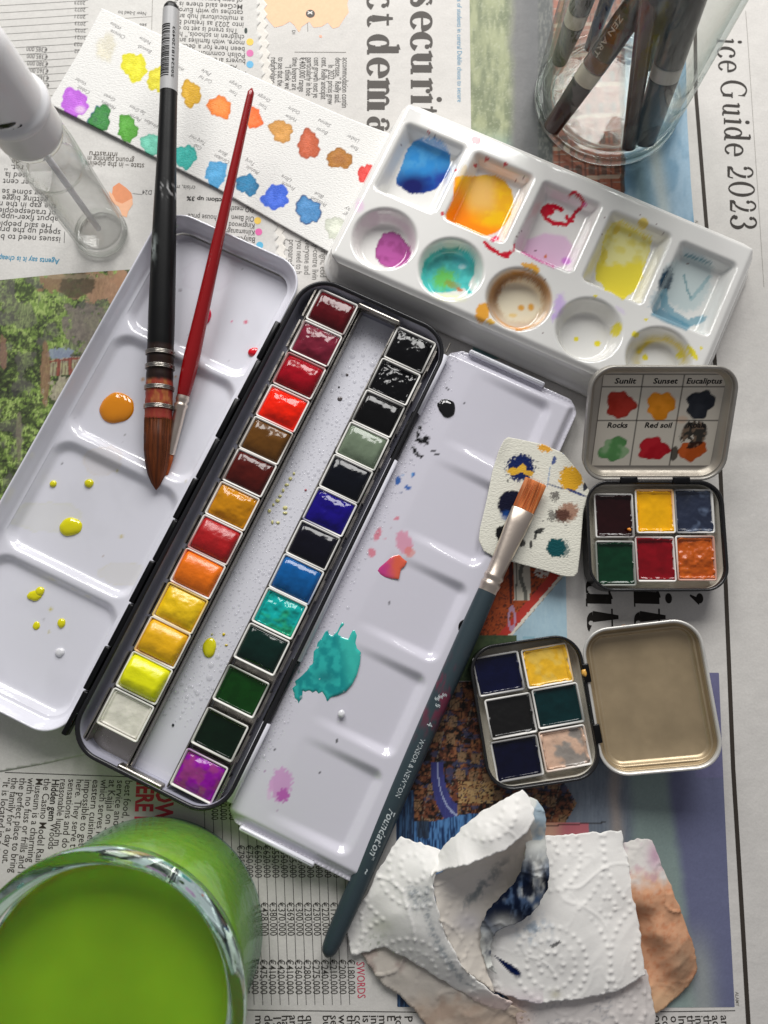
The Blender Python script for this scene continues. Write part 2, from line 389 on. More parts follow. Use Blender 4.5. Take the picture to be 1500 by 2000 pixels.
def cells(px, py, ang, w, h, s):
    a = math.radians(ang); u = px*math.cos(a)+py*math.sin(a); v = -px*math.sin(a)+py*math.cos(a)
    return u/w, v/h
def lines(u, wd): 
    f = np.abs(frac(u)-.5)*2; return sst(1-wd, 1-wd*.4, f)
def picA(x, y, z):
    px, py = Q(x, y); n1 = fbm(px/9, py/30, 1, 4); n2 = fbm(px/3.2, py/3.2, 2, 3); n3 = fbm(px/40, py/40, 4, 3)
    c = mix(S(104, 114, 78), S(150, 156, 116), sst(.3, .7, n1*.7+n3*.4)); c = mix(c, S(176, 180, 150), .4*sst(.6, .75, n2))
    c = mix(c, S(120, 160, 165), sst(250, 360, py+30*n3)*(px < 1010)*.9)
    c = mix(c, S(100, 100, 99)+.03*(n2-.5)[:, None], sst(985, 1010, px+14*(n3-.5)))
    c = mix(c, S(72, 74, 76), .6*sst(1010, 1050, px+10*n1))
    # brick terrace
    u, v = cells(px, py, -3, 25, 30, 0); br = mix(S(128, 66, 48), S(165, 98, 70), n2)
    br = mix(br, S(150, 145, 130), .75*lines(v*2+.2, .12)); br = mix(br, S(60, 40, 35), .7*lines(u, .16))
    win = (np.abs(frac(u)-.5) < .22) & (np.abs(frac(v*.5)-.5) < .17); br = mix(br, S(70, 58, 50), win*.75)
    ti = (frac(v*.5+.3) < .12); br = mix(br, S(190, 180, 160), ti*.6)
    c = mix(c, br, sst(1060, 1066, px))
    c = mix(c, mix(S(64, 68, 66), S(96, 98, 92), sst(.4, .7, fbm(px/2.2, py/8, 61, 3))), sst(1048, 1054, px)*(1-sst(1078, 1084, px)))
    sky = mix(S(112, 152, 178), S(150, 180, 200), sst(.3, .7, fbm(px/18, py/50, 9, 3)))
    d = (px-1280)-(py-300)*.16; sky = mix(sky, S(178, 190, 190), np.exp(-(d/15)**2)*.9); sky = mix(sky, S(110, 140, 142), np.exp(-((d+38)/18)**2)*.6)
    sky = sky*(.92+.16*n2)[:, None]
    c = mix(c, sky, sst(1216, 1222, px+2*np.sin(py/5)))
    c = mix(c, S(66, 60, 52), (np.abs(px-1217) < 4)*.8)
    return c*.98
def picC(x, y, z):
    px, py = Q(x, y); n1 = fbm(px/5, py/5, 1, 4); n2 = fbm(px/2.5, py/9, 2, 3)
    c = mix(S(160, 190, 205), S(178, 204, 214), n2)
    d = (px-1090)+(py-1135)*.86+3*np.abs(frac(py/7)-.5)          # serrated diagonal
    ink = mix(S(150, 62, 30), S(205, 96, 44), n1); ink = mix(ink, S(60, 34, 28), sst(.55, .68, fbm(px/3, py/3, 7, 3))*.8)
    c = mix(c, S(232, 224, 208), (d < 4)*1.); c = mix(c, S(60, 55, 50), ((d > 2.5) & (d < 4))*.6)
    c = mix(c, S(196, 60, 48), (d < -5)); c = mix(c, ink, (d < -26))
    r = (px > 1004) & (px < 1036) & (py > 1096) & (py < 1172); c = mix(c, S(214, 208, 190), r*1.)
    c = mix(c, S(60, 66, 60), (r & (np.abs(px-1022-5*np.sin(py/14)) < 4))*.8); c = mix(c, S(50, 50, 46), (r & (np.abs(px-1009) < 1.2))*.8)
    e = np.hypot((px-1060)/16, (py-1118)/10); c = mix(c, S(225, 215, 205), ((e < 1) & (n1 > .42))*1.)
    c = mix(c, S(70, 22, 24), ((px > 995) & (px < 1001) & (py < 1180))*.9)
    e = np.hypot((px-1000)/8, (py-1208)/26); c = mix(c, S(190, 160, 190), ((e < 1) & (e > .55))*.8)
    g = (py > 1240); c = mix(c, mix(S(44, 70, 46), S(90, 104, 70), n1), (g & (px < 1010))*1.); c = mix(c, S(120, 170, 185), ((py > 1243) & (py < 1247) & (px > 1022) & (px < 1044))*.6)
    return c
def picB(x, y, z):
    px, py = Q(x, y); n = fbm(px/7, py/7, 3, 4); f = fbm(px/2.2, py/2.2, 6, 3); st = fbm(px/2.4, py/26, 5, 3); bg2 = fbm(px/60, py/60, 14, 3)
    t = px+10*(bg2-.5)+(1700-py)*.04
    c = mix(S(96, 110, 128), S(126, 138, 150), st); c = mix(c, S(160, 148, 140), np.exp(-((t-1208)/12)**2)*.9)
    c = mix(c, S(132, 155, 150), sst(1225, 1255, t)); c = mix(c, S(100, 105, 142), sst(1325, 1350, t+(1750-py)*.08+8*bg2))
    c = mix(c, S(158, 166, 156), .7*np.exp(-((px-1360-(py-1800)*.1)/26)**2)*sst(1780, 1900, py))
    c = mix(c, S(108, 105, 150), ((px > 1360) & (py < 1520))*.7)
    c = c*.78+.22*c.mean(-1, keepdims=True); c = c*(.90+.2*f)[:, None]
    # sketched houses
    m1 = fbm(px/11, py/9, 22, 4); hs = mix(S(36, 26, 22), S(128, 66, 34), sst(.38, .62, n)); hs = mix(hs, S(176, 108, 52), sst(.56, .66, m1)*.8); hs = mix(hs, S(56, 66, 104), sst(.60, .66, fbm(px/16, py/8, 27, 3))*.85)
    u, v = cells(px, py, 6, 26, 34, 0); cell = hsh(np.floor(u), np.floor(v), 9)
    inner = (np.abs(frac(u)-.5) < .34) & (np.abs(frac(v)-.5) < .30) & (cell > .55)
    hs = mix(hs, mix(S(190, 152, 100), S(150, 104, 60), f), inner*.8); uu, vv = cells(px, py, 6, 6.5, 9, 0); hs = mix(hs, S(36, 28, 24), (inner*.45+.0)*np.maximum(lines(uu, .34), lines(vv, .30))*(n > .4))
    for an, w1, w2, s1 in ((6, 19, 50, 1), (96, 23, 60, 2), (-34, 13, 60, 3), (52, 17, 60, 4)):
        u2, v2 = cells(px+5*n, py, an, w1, w2, 0); hs = mix(hs, S(14, 11, 10), .85*lines(u2, .13)*(hsh(np.floor(u2), np.floor(v2), s1) > .45))
    hs = mix(hs, S(150, 130, 104), .8*lines(cells(px, py, 14, 41, 60, 0)[0]+.1*n, .035)); hs = (hs*.8+.2*hs.mean(-1, keepdims=True))*(.68+.4*f)[:, None]
    inh = (px < 1128-(np.abs(py-1570)*.62)) | ((px < 1100) & (py < 1530)); inh &= py < 1612
    c = mix(c, hs, inh*1.)
    c = mix(c, mix(S(206, 176, 122), S(150, 110, 66), n), ((np.abs(px-930) < 34) & (np.abs(py-1548) < 22) & (f > .42))*.85)
    # boat hull and water
    e = np.hypot((px-905)/62, (py-1500)/120); hull = (px < 893) & (py > 1490) & (e > .62) & (e < 1.02) & (py < 1608)
    c = mix(c, mix(S(48, 50, 104), S(70, 74, 140), st), hull*1.); c = mix(c, S(170, 180, 210), ((np.abs(e-.8) < .02) & hull)*.8)
    wt = mix(S(28, 52, 92), S(84, 132, 184), sst(.35, .65, fbm(px/1.8, py/24, 31, 3))); wl = 1598+8*np.sin(px/31)-(px-800)*.0
    c = mix(c, wt, ((py > wl) & (px < 985))*1.); c = mix(c, S(40, 44, 48), ((py > wl-4) & (py < wl+22+20*n) & (np.abs(px-827) < 12))*.8)
    c = mix(c, mix(wt, S(40, 44, 50), .5), ((px < 806+6*n) & (py > 1545))*1.)
    c = mix(c, mix(S(205, 110, 118), S(222, 168, 140), sst(1110, 1075, px)), ((px > 1060) & (px < 1151) & (py > 1608) & (py < 1636))*.85)
    c = mix(c, S(40, 34, 30), ((np.abs(py-1612+(px-1100)*.06) < 1.3) & (px > 1040) & (px < 1184))*.8)
    return c
def picG(x, y, z):
    px, py = Q(x, y); n = fbm(px/26, py/20, 3, 5); f = fbm(px/3.0, py/4.5, 6, 4); b = fbm(px/55, py/40, 12, 3); g = fbm(px/1.8, py/7, 26, 3)
    c = mix(S(66, 78, 46), S(122, 148, 72), sst(.4, .6, n*.55+f*.5)); c = mix(c, S(170, 192, 112), .85*sst(.48, .6, g)*sst(.42, .56, n)); c = mix(c, S(40, 40, 34), sst(.5, .58, fbm(px/5, py/5, 17, 4))*.7*sst(.45, .55, b+.1*sst(620, 760, py)))
    c = mix(c, S(104, 100, 96), sst(.52, .6, fbm(px/20, py/26, 33, 4))*.55)
    def R(cx, cy, rx, ry, cc, k, irr=.7):
        nonlocal c
        d = np.hypot((px-cx)/rx, (py-cy)/ry)+irr*(fbm(px/9, py/9, 51, 4)-.5)*2; c = mix(c, cc, sst(1.06, .9, d)*k)
    R(205, 560, 60, 32, mix(S(150, 116, 90), S(188, 150, 120), g), .95); R(110, 552, 34, 18, S(140, 112, 84), .9); R(150, 556, 36, 24, S(84, 74, 54), .9, .3); R(235, 545, 16, 20, S(176, 136, 106), .9)
    R(165, 640, 44, 42, mix(S(104, 98, 92), S(140, 130, 118), f), .9); R(118, 690, 26, 12, S(140, 150, 172), .85); R(140, 540, 60, 5, S(176, 160, 130), .4)
    R(88, 730, 10, 62, mix(S(120, 94, 70), S(158, 126, 98), g), .9, .3); R(37, 850, 6, 50, S(126, 118, 104), .7, .3); R(6, 690, 7, 34, S(150, 110, 94), .6)
    fx = (px > 97) & (px < 190) & (py > 702-(px-97)*.12) & (py < 735-(px-97)*.1)
    c = mix(c, S(170, 160, 136), fx*.7); c = mix(c, S(140, 60, 50), (fx & ((np.abs(px-114) < 3.5) | (np.abs(px-137) < 3.5) | (np.abs(py-706+(px-97)*.12) < 1.8)))*.85); c = mix(c, S(96, 60, 50), (fx & (frac(px/6) < .3))*.7)
    R(128, 768, 34, 32, mix(S(150, 142, 122), S(186, 178, 156), f), .85); R(18, 770, 34, 8, S(36, 36, 40), .6)
    return c*(.86+.3*f)[:, None]
def picture(name, pts, cf, par, zf, step=.5):
    V, F, c = sheet(P(*np.array(pts, float).T, 0)[:, :2], step, lambda x, y: zf(x, y)+.07, 0, cf)
    mk(name, V, F, M['picture'], par, c)
picture('printed_picture', [(917, -40), (1337, -40), (1343, 230), (1350, 350), (1358, 452), (1368, 700), (924, 700), (921, 300)], picA, news, zn)
picture('printed_picture', [(900, 1040), (1104, 1040), (1108, 1250), (1112, 1330), (860, 1330)], picC, news, zn)
picture('printed_picture', [(780, 1331), (1106, 1331), (1106, 1314), (1405, 1314), (1413, 1500), (1424, 1750), (1436, 1968), (1080, 1970), (776, 1968), (774, 1600)], picB, news, zn)
picture('printed_picture', [(-60, 548), (0, 547), (120, 535), (250, 526), (400, 520), (380, 1010), (-60, 1010)], picG, news2, zn2)
# flat coloured prints: map, dots
def patch(pts, colr, par, zf, name='printed_patch', zo=.07, irr=0):
    a = np.array(pts, float)
    V, F, c = sheet(P(*a.T, 0)[:, :2], .5, lambda x, y: zf(x, y)+zo, 0, lambda x, y, z: np.array(colr)*(.94+.12*fbm(x, y, 4, 3))[:, None])
    return mk(name, V, F, M['ink'], par, c)
def wob(cx, cy, rx, ry, n, s, irr=.15):
    R = np.random.RandomState(s); th = np.linspace(0, 2*np.pi, n, endpoint=False); r = 1+irr*(R.rand(n)-.5)*2
    return [(cx+rx*a*math.cos(t), cy+ry*a*math.sin(t)) for a, t in zip(r, th)]
patch([(505, -20), (516, 6), (512, 22), (524, 38), (536, 52), (552, 48), (566, 40), (575, 48), (584, 62), (589, 50), (604, 40), (612, 52), (628, 50), (640, 42), (650, 54), (662, 50), (672, 34), (681, 22), (678, 6), (684, -20)], S(243, 196, 160), news, zn)
patch(wob(626, 69, 3, 3, 8, 3), S(240, 176, 150), news, zn)
patch(wob(606, 25, 9, 8, 20, 3, 0), S(92, 88, 84), news, zn, zo=.12)
patch([(232, 356), (246, 366), (256, 376), (259, 388), (250, 394), (238, 397), (226, 392), (218, 380), (220, 364)], S(226, 150, 108), news2, zn2)
patch([(212, 372), (220, 380), (226, 392), (238, 397), (258, 386), (259, 398), (250, 412), (247, 424), (238, 420), (232, 404), (216, 392)], S(238, 184, 148), news2, zn2, zo=.1)
# rules
RU = []
def rule(x0, y0, x1, y1, wpx, colr, zf, acc, zo=.06):
    n = max(2, int(math.hypot(x1-x0, y1-y0)/25)); t = np.linspace(0, 1, n); a = P(x0+t*(x1-x0), y0+t*(y1-y0), 0)
    d = a[-1]-a[0]; d /= np.linalg.norm(d); s = np.array([-d[1], d[0], 0])*wpx/4.6/2
    A = a+s; B = a-s
    V = np.concatenate([A, B]); V[:, 2] = zf(V[:, 0], V[:, 1])+zo; i = np.arange(n-1)
    acc.append((V, [np.stack([i+n, i+n+1, i+1, i], -1)], np.array(colr)))
INK = S(62, 60, 58)
K1 = []
for i, (x0, y0, x1, y1) in enumerate([(1358, -20, 1360, 182), (1360, 182, 1383, 463), (1383, 463, 1400, 760), (1400, 760, 1418, 1133), (1418, 1133, 1433, 1500), (1433, 1500, 1464, 2020)]):
    rule(x0, y0, x1, y1, 8, S(58, 52, 46), zn, K1, .06+.012*i)
rule(1457, 20, 1476, 300, 1.1, S(150, 146, 140), zn, K1); rule(1476, 300, 1493, 560, 1.1, S(150, 146, 140), zn, K1)
rule(1290, 1977, 1437, 1975, 1.4, INK, zn, K1); rule(478, 1974, 800, 1978, 1.4, INK, zn, K1); rule(800, 1978, 872, 1983, 1.4, INK, zn, K1)
rule(8, 1509, 255, 1518, 1.4, INK, zn, K1)
rule(575, 100, 676, 100, 1.4, S(120, 116, 112), zn, K1); rule(600, 30, 601, 60, .9, INK, zn, K1)
for i in range(-6, 11):
    x = 502+17*i; rule(x-3, 1588 if i > -3 else 1540, x+11, 1964, 1.1, INK, zn, K1)
V, F, c = join(*K1); mk('printed_rule', V, F, M['ink'], news, c)['kind'] = 'stuff'
K2 = []
for i in range(-2, 15):
    y = 3+13.8*i; rule(-12, y+8+i*.25, 172, y-3+i*.1, 1.0, S(120, 118, 114), zn2, K2)
rule(298, -20, 296, 64, 1, S(130, 126, 120), zn2, K2); rule(233, 36, 296, 32, 1, S(130, 126, 120), zn2, K2)
rule(126, 452, 125, 474, 1.1, INK, zn2, K2); rule(258, 377, 277, 379, .9, INK, zn2, K2)
V, F, c = join(*K2); mk('printed_rule', V, F, M['ink'], news2, c)['kind'] = 'stuff'
# texts: (string, px, py, length px)
def column(items, ang, em, zf, par, color=None, bold=.004, zo=.06, name='printed_text', shear=0):
    acc = []
    for it in items:
        r = put_text(it[0], it[1], it[2], ang, em, it[3] if len(it) > 3 else None, 0, zf, zo, INK if color is None else color, bold, shear)
        if r: acc.append(r)
    V, F, c = join(*acc); o = mk(name, V, F, M['ink'], par, c, smooth=False); o['kind'] = 'stuff'; return o
GR = S(92, 90, 88)
column([('accommodation contin', 669, 110, 122), ('decrease,” Reilly said.', 655, 110, 111), ('In 2022 prices grew', 641, 124, 96), ('cent. Reilly anticipat', 628, 110, 102), ('cent growth next ye', 613, 110, 98),
        ('particularly in hoe', 599, 110, 93), ('€400,000 range', 585, 110, 84), ('time buyers are', 571, 110, 80), ('“I think we’', 557, 124, 62), ('to see that the', 543, 110, 70), ('refurbishing', 529, 110, 62), ('to buy a furb', 516, 110, 55)], -90.3, 20, zn, news, S(78, 76, 74))
column([('ts of students in central Dublin chose to secure', 893, -6, 256)], -90.7, 15, zn, news, S(92, 148, 178), .004)
column([('have not', 549, 464, 55), ('prepared', 564, 466, 58), ('you need to h', 580, 468, 75), ('everyone and', 596, 466, 78), ('city-centre livin', 612, 464, 92), ('Enright, ecid', 627, 476, 72)], -91, 19, zn, news, S(110, 108, 104))
column([('D1', 570, 57, 9)], -90, 11, zn, news, INK)
column([('x', 601.5, 20.5, 9)], -90, 20, zn, news, S(240, 236, 230), .03, zo=.16)
column([('ALAMY', 1359, 429, 20), ('ALAMY', 1437, 1938, 24)], -92, 9, zn, news, S(120, 116, 110))
row2 = ['€428,000', '€380,000', '€370,000', '€369,000', '€300,000', '€230,000', '€230,000', '€220,000', '€170,000', '€185,000']
row3 = ['€475,000', '€410,000', '€420,000', '€410,000', '€360,000', '€280,000', '€275,000', '€240,000', '€210,000', '€200,000', '€180,000']
row1 = ['€795,000', '€750,000', '€650,000', '€620,000', '€550,000', '€550,000', '€525,000', '€500,000', '€430,000', '€410,000', '€390,000', '€370,000']
it = [(s, 509+17*i, 1763, 57) for i, s in enumerate(row2)]+[(s, 507+17.1*i, 1875, 58) for i, s in enumerate(row3)]+[(s, 463+16.9*i, 1651, 57) for i, s in enumerate(row1)]
it += [(s, 412+17*i, 1545, 52) for i, s in enumerate(row1[:6])]
it += [('€500,000', 490-17*i, 1764, 57) for i in range(4)]+[('€520,000', 490-17*i, 1876, 57) for i in range(3)]
column(it, -87.5, 19, zn, news, S(66, 64, 60))
column([('SWORDS', 696, 1880, 60)], -87.6, 21, zn, news, S(196, 66, 92))
column([('m', 498, 1984), ('de', 516, 1984), ('19', 533, 1984), ('ha', 550, 1984), ('ar', 565, 1984), ('th', 581, 1984), ('qu', 597, 1984), ('bu', 630, 1984), ('se', 645, 1984), ('wo', 661, 1984), ('th', 677, 1984), ('co', 692, 1984), ('is', 708, 1984), ('in', 724, 1984), ('m', 740, 1984), ('E', 756, 1984), ('to', 772, 1985), ('P', 790, 1985),
        ('ot', 1277, 1984), ('co', 1293, 1984), ('o', 1310, 1985), ('In', 1325, 1984), ('th', 1342, 1984), ('in', 1358, 1984), ('th', 1374, 1984), ('ac', 1391, 1984), ('ar', 1408, 1984)], -88, 21, zn, news, S(50, 46, 42), .008)
T = ['best food, and', 'service and s', 'at Kajjal on Stra', 'which serves Pa', 'eastern cuisine. I', 'impossible to get', 'here. They serve t', 'sensations and do', 'reasonable lunch m', None, 'the Casino Model Rail', 'Museum is a charming', 'with no fuss or frills and i', 'the perfect place to bring', 'the family for a day out.', '“It is located in a sweet', 'part of the park with']
L = [95, 92, 112, 108, 118, 118, 120, 122, 118, 0, 148, 148, 168, 168, 152, 166, 150]
column([(t, 244-15.9*i, 1524-i*.35, L[i]) for i, t in enumerate(T) if t], -92.3, 19.5, zn, news, S(58, 52, 46))
column([('Hidden gem', 101, 1522, 74)], -92.3, 19.5, zn, news, S(44, 40, 36), .02); column([('Woods', 97.5, 1608, 46)], -92.3, 19.5, zn, news, S(58, 52, 46))
column([('NOW', 307, 1512, 86), ('HERE NO', 268, 1512, 120)], -90.5, 46, zn, news, S(200, 60, 80), .035)
# upside-down column (sheet 2)
up = ['of new homes across Du', 'McGee said there is a s', 'catches up with Europe', 'a multicultural hub and', 'into 2023 as Ireland be', 'This trend is set to co', 'children in schools,” he', 'more, with families and', 'been here for a decad', 'Polish community', 'buyers are n', '“Abou', 'nat']
ul = [160, 164, 158, 152, 152, 140, 150, 150, 145, 118, 80, 38, 20]
column([(t, 474+i*.6-(12 if i in (5, 11) else 0), -4+11.9*i, ul[i]) for i, t in enumerate(up)], 177.2, 18.5, zn2, news2, S(78, 76, 74))
column([('2023' if i % 3 == 0 else ('2022' if i % 3 == 1 else '2021'), 167+i*.3-(0 if i < 6 else 2), 2+13.6*i, 24) for i in range(8)], 176.2, 13, zn2, news2, GR)
column([(s, 93+i*.7, 92+13.9*i, 46) for i, s in enumerate(['€385,000', '€385,000', '€380,000', '€360,000', '€360,000', '€360,000'])], 176.5, 17, zn2, news2, GR)
column([('New 3-bed ho', 286, 23, 62), ('see', 287, 46, 16)], 177, 13, zn2, news2, GR)
lo = [('de', 20, 309), ('ret. “', 26, 321), ('ised la', 34, 336), ('per cent', 46, 350), ('“', 62, 366), ('ing some se', 68, 371), ('getting bigge', 74, 384), ('the gap in the ma', 90, 397), ('of tradespeople', 90, 410), ('about fixer-uppers d', 112, 422), ('He said people are', 100, 436), ('speed up the process', 117, 448), ('issues need to be add', 117, 462)]
column([(s, x+ (20 if i < 9 else 2), y+1, None) for i, (s, x, y) in enumerate(lo)], 176.8, 19.5, zn2, news2, S(74, 72, 70))
column([('infrastru', 230, 297, 60), ('ground planning in', 262, 308, 100), ('state – in the pipeline', 282, 319, 128)], 177, 19, zn2, news2, S(80, 74, 66))
column([('D24', 297, 371, 20), ('crisis, materi', 382, 362, 66)], 177, 15, zn2, news2, GR)
column([('ection: up 3%', 440, 387, 82)], 176.5, 14, zn2, news2, S(50, 48, 46), .03)
column([('house price', 423, 420, 60), ('and', 420, 441, 20), ('DO meath', 496, 404, 50), ('Old Bawn', 497, 422, 48), ('Kingswood', 498, 436, 54), ('Kilnamanagh', 498, 449, 62), ('Ballycullen', 499, 463, 58)], 176.2, 18, zn2, news2, S(70, 68, 66))
column([('Agents say it is cheap', 116, 506, 128)], 176.2, 17, zn2, news2, S(62, 140, 172), .016)
column([('D24', 484, 478, 24)], 176.2, 17, zn2, news2, S(206, 60, 130), .02)
for (x, y), cc in {(488, 81): S(238, 200, 96), (488, 103): S(214, 120, 170), (488, 125): S(110, 178, 214), (503, 430): S(238, 200, 96), (505, 452): S(226, 110, 170), (507, 478): S(100, 180, 212)}.items():
    patch(wob(x, y, 7, 7, 16, 2, 0), cc, news2, zn2, 'printed_dot')
patch(wob(480, 59, 3, 6, 12, 2, 0), S(60, 70, 66), news2, zn2, 'printed_dot')
# --- headline lettering drawn with a broad pen (thick uprights, thin joins and slab serifs)
def pen(path, wd, off):
    path = np.array(path, float); wd = np.array(wd, float); t = np.gradient(path, axis=0); t /= np.maximum(np.linalg.norm(t, axis=1), 1e-9)[:, None]
    nn = np.stack([-t[:, 1], t[:, 0]], -1)*wd[:, None]/2; n = len(path); i = np.arange(n-1)
    return np.concatenate([path+nn, path-nn]), [np.stack([i+n, i+n+1, i+1, i], -1)], off
def arc(cx, cy, rx, ry, a0, a1, T_, t_, n=18, off=0, pw=1.6):
    a = np.radians(np.linspace(a0, a1, n)); return pen(np.stack([cx+rx*np.cos(a), cy+ry*np.sin(a)], -1), t_+(T_-t_)*np.abs(np.cos(a))**pw, off)
def bar(x0, y0, x1, y1, w0, w1=None, off=0): 
    return pen([(x0, y0), ((x0+x1)/2, (y0+y1)/2), (x1, y1)], [w0, (w0+(w1 or w0))/2, w1 or w0], off)
def dot(x, y, r, off=0):
    a = np.linspace(0, 2*np.pi, 14, endpoint=False); V = np.stack([x+r*np.cos(a), y+r*np.sin(a)], -1); V = np.concatenate([V, [[x, y]]]); i = np.arange(14)
    return V, [np.stack([i, (i+1) % 14, np.full(14, 14)], -1)], off
def glyph(ch, T, t):
    h = T/2
    def stem(x, y0, y1, w=None): return bar(x, y0, x, y1, w or T)
    def ser(x0, x1, y): return bar(x0, y, x1, y, t*1.1, None, 1)
    def flag(x, y): return bar(x-h-.13, y-.10, x+.0, y-.005, t*1.2, T*.45, 2)
    if ch == 'i': return [stem(.22, 0, 1), ser(0, .46, .03), flag(.22, 1), dot(.22, 1.36, .135)], .48
    if ch == 'u': return [stem(.24, .28, 1), flag(.24, 1), arc(.47, .3, .23, .27, 180, 300, T*.9, t, off=3), bar(.585, .066, .74, .3, t, t, 4), stem(.78, .02, 1), flag(.78, 1), bar(.78, .03, 1.03, .03, t*1.3, None, 5)], 1.06
    if ch == 'r': return [stem(.24, 0, 1), ser(.02, .5, .03), flag(.24, 1), arc(.50, .72, .22, .25, 150, 60, t*1.4, t*1.6, off=3), dot(.63, .82, .12, 4)], .76
    if ch == 'c': return [arc(.47, .5, .36, .5, 50, 330, T*1.05, t*1.3, 26), dot(.70, .78, .12, 2)], .86
    if ch == 'e': return [arc(.47, .5, .36, .5, 0, 325, T*.95, t*1.3, 28), bar(.12, .54, .83, .54, t*1.2, None, 2)], .9
    if ch == 's': return [arc(.40, .75, .22, .23, 40, 255, T*.8, t*1.6), bar(.27, .60, .55, .40, T*.85, T*.85, 2), arc(.41, .25, .22, .23, -140+0, 75, T*.8, t*1.6, off=3), dot(.6, .80, .07, 4), dot(.2, .2, .08, 5)], .78
    if ch == 't': return [bar(.25, .22, .25, 1.22, T, T*.35), bar(.02, .97, .60, .97, t*1.3, None, 2), arc(.43, .22, .18, .2, 180, 330, T*.8, t*1.3, off=3)], .66
    if ch == 'd': return [arc(.42, .5, .30, .49, 20, 340, T*.95, t*1.2, 24), stem(.78, .02, 1.5), bar(.50, 1.45, .78, 1.49, t*1.2, T*.5, 2), bar(.78, .03, 1.03, .03, t*1.3, None, 3)], 1.06
    if ch == 'm': return [stem(.24, 0, 1), flag(.24, 1), ser(.02, .48, .03), arc(.50, .72, .2, .24, 165, 20, t, t*1.8, off=3), stem(.74, 0, .82), ser(.52, .98, .03), arc(1.0, .72, .2, .24, 165, 20, t, t*1.8, off=4), stem(1.24, 0, .82), ser(1.02, 1.48, .03)], 1.52
    if ch == 'n': return glyph('u', T, t)
    if ch == 'a': return [dot(.20, .74, .12), arc(.42, .74, .25, .24, 150, 20, T*.5, t*1.3, off=2), stem(.67, .15, .78), arc(.40, .28, .25, .27, 60, 300, T*.85, t*1.2, off=3), bar(.5, .52, .66, .58, t, t, 4), arc(.82, .16, .13, .13, 180, 330, T*.6, t, off=5)], .98
    if ch == 'G': return [arc(.72, .75, .58, .74, 48, 325, T, t*1.2, 30), stem(1.15, .1, .66), ser(.92, 1.34, .66), bar(1.12, 1.02, 1.12, 1.42, t*.6, T*.5, 2)], 1.4
    if ch == '2': return [arc(.42, 1.1, .30, .38, 170, 10, T*.7, t*1.2, off=0), dot(.17, 1.06, .11, 1), arc(-.05, 1.1, .77, .95, 0, -52, T*.8, t, off=2), arc(.30, .05, .22, .28, 150, 90, t, t, off=3), bar(.1, .1, .78, .1, T*.75, T*.6, 4), bar(.78, .08, .84, .36, T*.3, t, 5), bar(.42, .36, .10, .1, t*1.2, t*1.2, 6)], .92
    if ch == '0': return [arc(.5, .75, .38, .72, 0, 360, T*.9, t*1.1, 40)], 1.0
    if ch == '3': return [arc(.40, 1.12, .28, .34, 160, -80, T*.75, t*1.2, off=0), dot(.17, 1.16, .1, 1), arc(.40, .40, .33, .38, 85, -160, T*.95, t*1.2, off=2), dot(.16, .30, .12, 3)], .88
    if ch == ',': return [dot(.2, .1, .14), bar(.3, .1, .12, -.28, T*.6, t, 2)], .4
    if ch == 'y': return glyph('u', T, t)
    return [], .45
def headline(items, em, T, t, ang, color, name='headline_letter', wsc=1.0):
    """items: (char, px baseline x, px y of its start, px advance)"""
    for ch, x, y, adv in items:
        parts, wd = glyph(ch, T, t); k = 4.62; a = math.radians(ang); c = P(x, y, 0); acc = []
        for V, F, off in parts:
            X = V[:, 0]/wd*(adv/k)*1.1; Yv = V[:, 1]*em/k
            wx = c[0]+X*math.cos(a)-Yv*math.sin(a); wy = c[1]+X*math.sin(a)+Yv*math.cos(a)
            acc.append((np.stack([wx, wy, zn(wx, wy)+.07+off*.006], -1), F, np.array(color)))
        V, F, cc = join(*acc); mk(name, V, F, M['ink'], news, cc, smooth=False)
HK = S(84, 80, 76)
headline([('s', 803, -14, 30), ('e', 803, 22, 40), ('c', 803, 63, 37), ('u', 803, 100, 50), ('r', 803, 153, 31), ('i', 803, 184, 20), ('t', 804, 205, 28), ('y', 804, 234, 45)], 45, .36, .09, -90.3, HK)
headline([('c', 718, -16, 36), ('t', 718, 24, 30), ('d', 718, 66, 45), ('e', 718, 112, 40), ('m', 718, 153, 72), ('a', 718, 226, 42)], 46, .36, .09, -90.2, HK)
headline([('i', 1401, 73, 12), ('c', 1403, 88, 26), ('e', 1405, 115, 26), ('G', 1409, 153, 42), ('u', 1412, 198, 30), ('i', 1415, 229, 14), ('d', 1416, 245, 31), ('e', 1418, 277, 27), ('2', 1421, 320, 30), ('0', 1424, 351, 33), ('2', 1426, 386, 29), ('3', 1428, 417, 32)], 37, .22, .075, -94.4, S(60, 56, 52))
BK = S(30, 26, 22)
headline([('u', 1144, 1122, 58), ('t', 1147, 1186, 42), ('i', 1238, 1150, 33), ('t', 1239, 1186, 42), (',', 1362, 1154, 26)], 50, .31, .05, -91.5, BK)
# ------------------------------------------------------------------ long watercolour tin
TF = Frame(-52.58, -16.83, -25.4)
WH = S(222, 222, 230); WHD = S(196, 196, 208); BKC = np.array([.012, .012, .014])
g0 = TF.w([[0, 8, 0]])[0]
tin = thing('watercolour_tin', g0[0], g0[1], 0, 'long open watercolour tin with white enamel lid, mixing flap and two rows of pans', 'paint tin')
def wells_field(x, y, wells, wtr):
    d = np.full(x.shape, -1e3)
    for cx, cy, hw, hh, r in wells:
        qx = np.abs(x-cx)-hw+r; qy = np.abs(y-cy)-hh+r
        s = np.hypot(np.maximum(qx, 0), np.maximum(qy, 0))+np.minimum(np.maximum(qx, qy), 0)-r
        d = np.maximum(d, -s)
    return sst(-wtr*.5, wtr*.5, d)
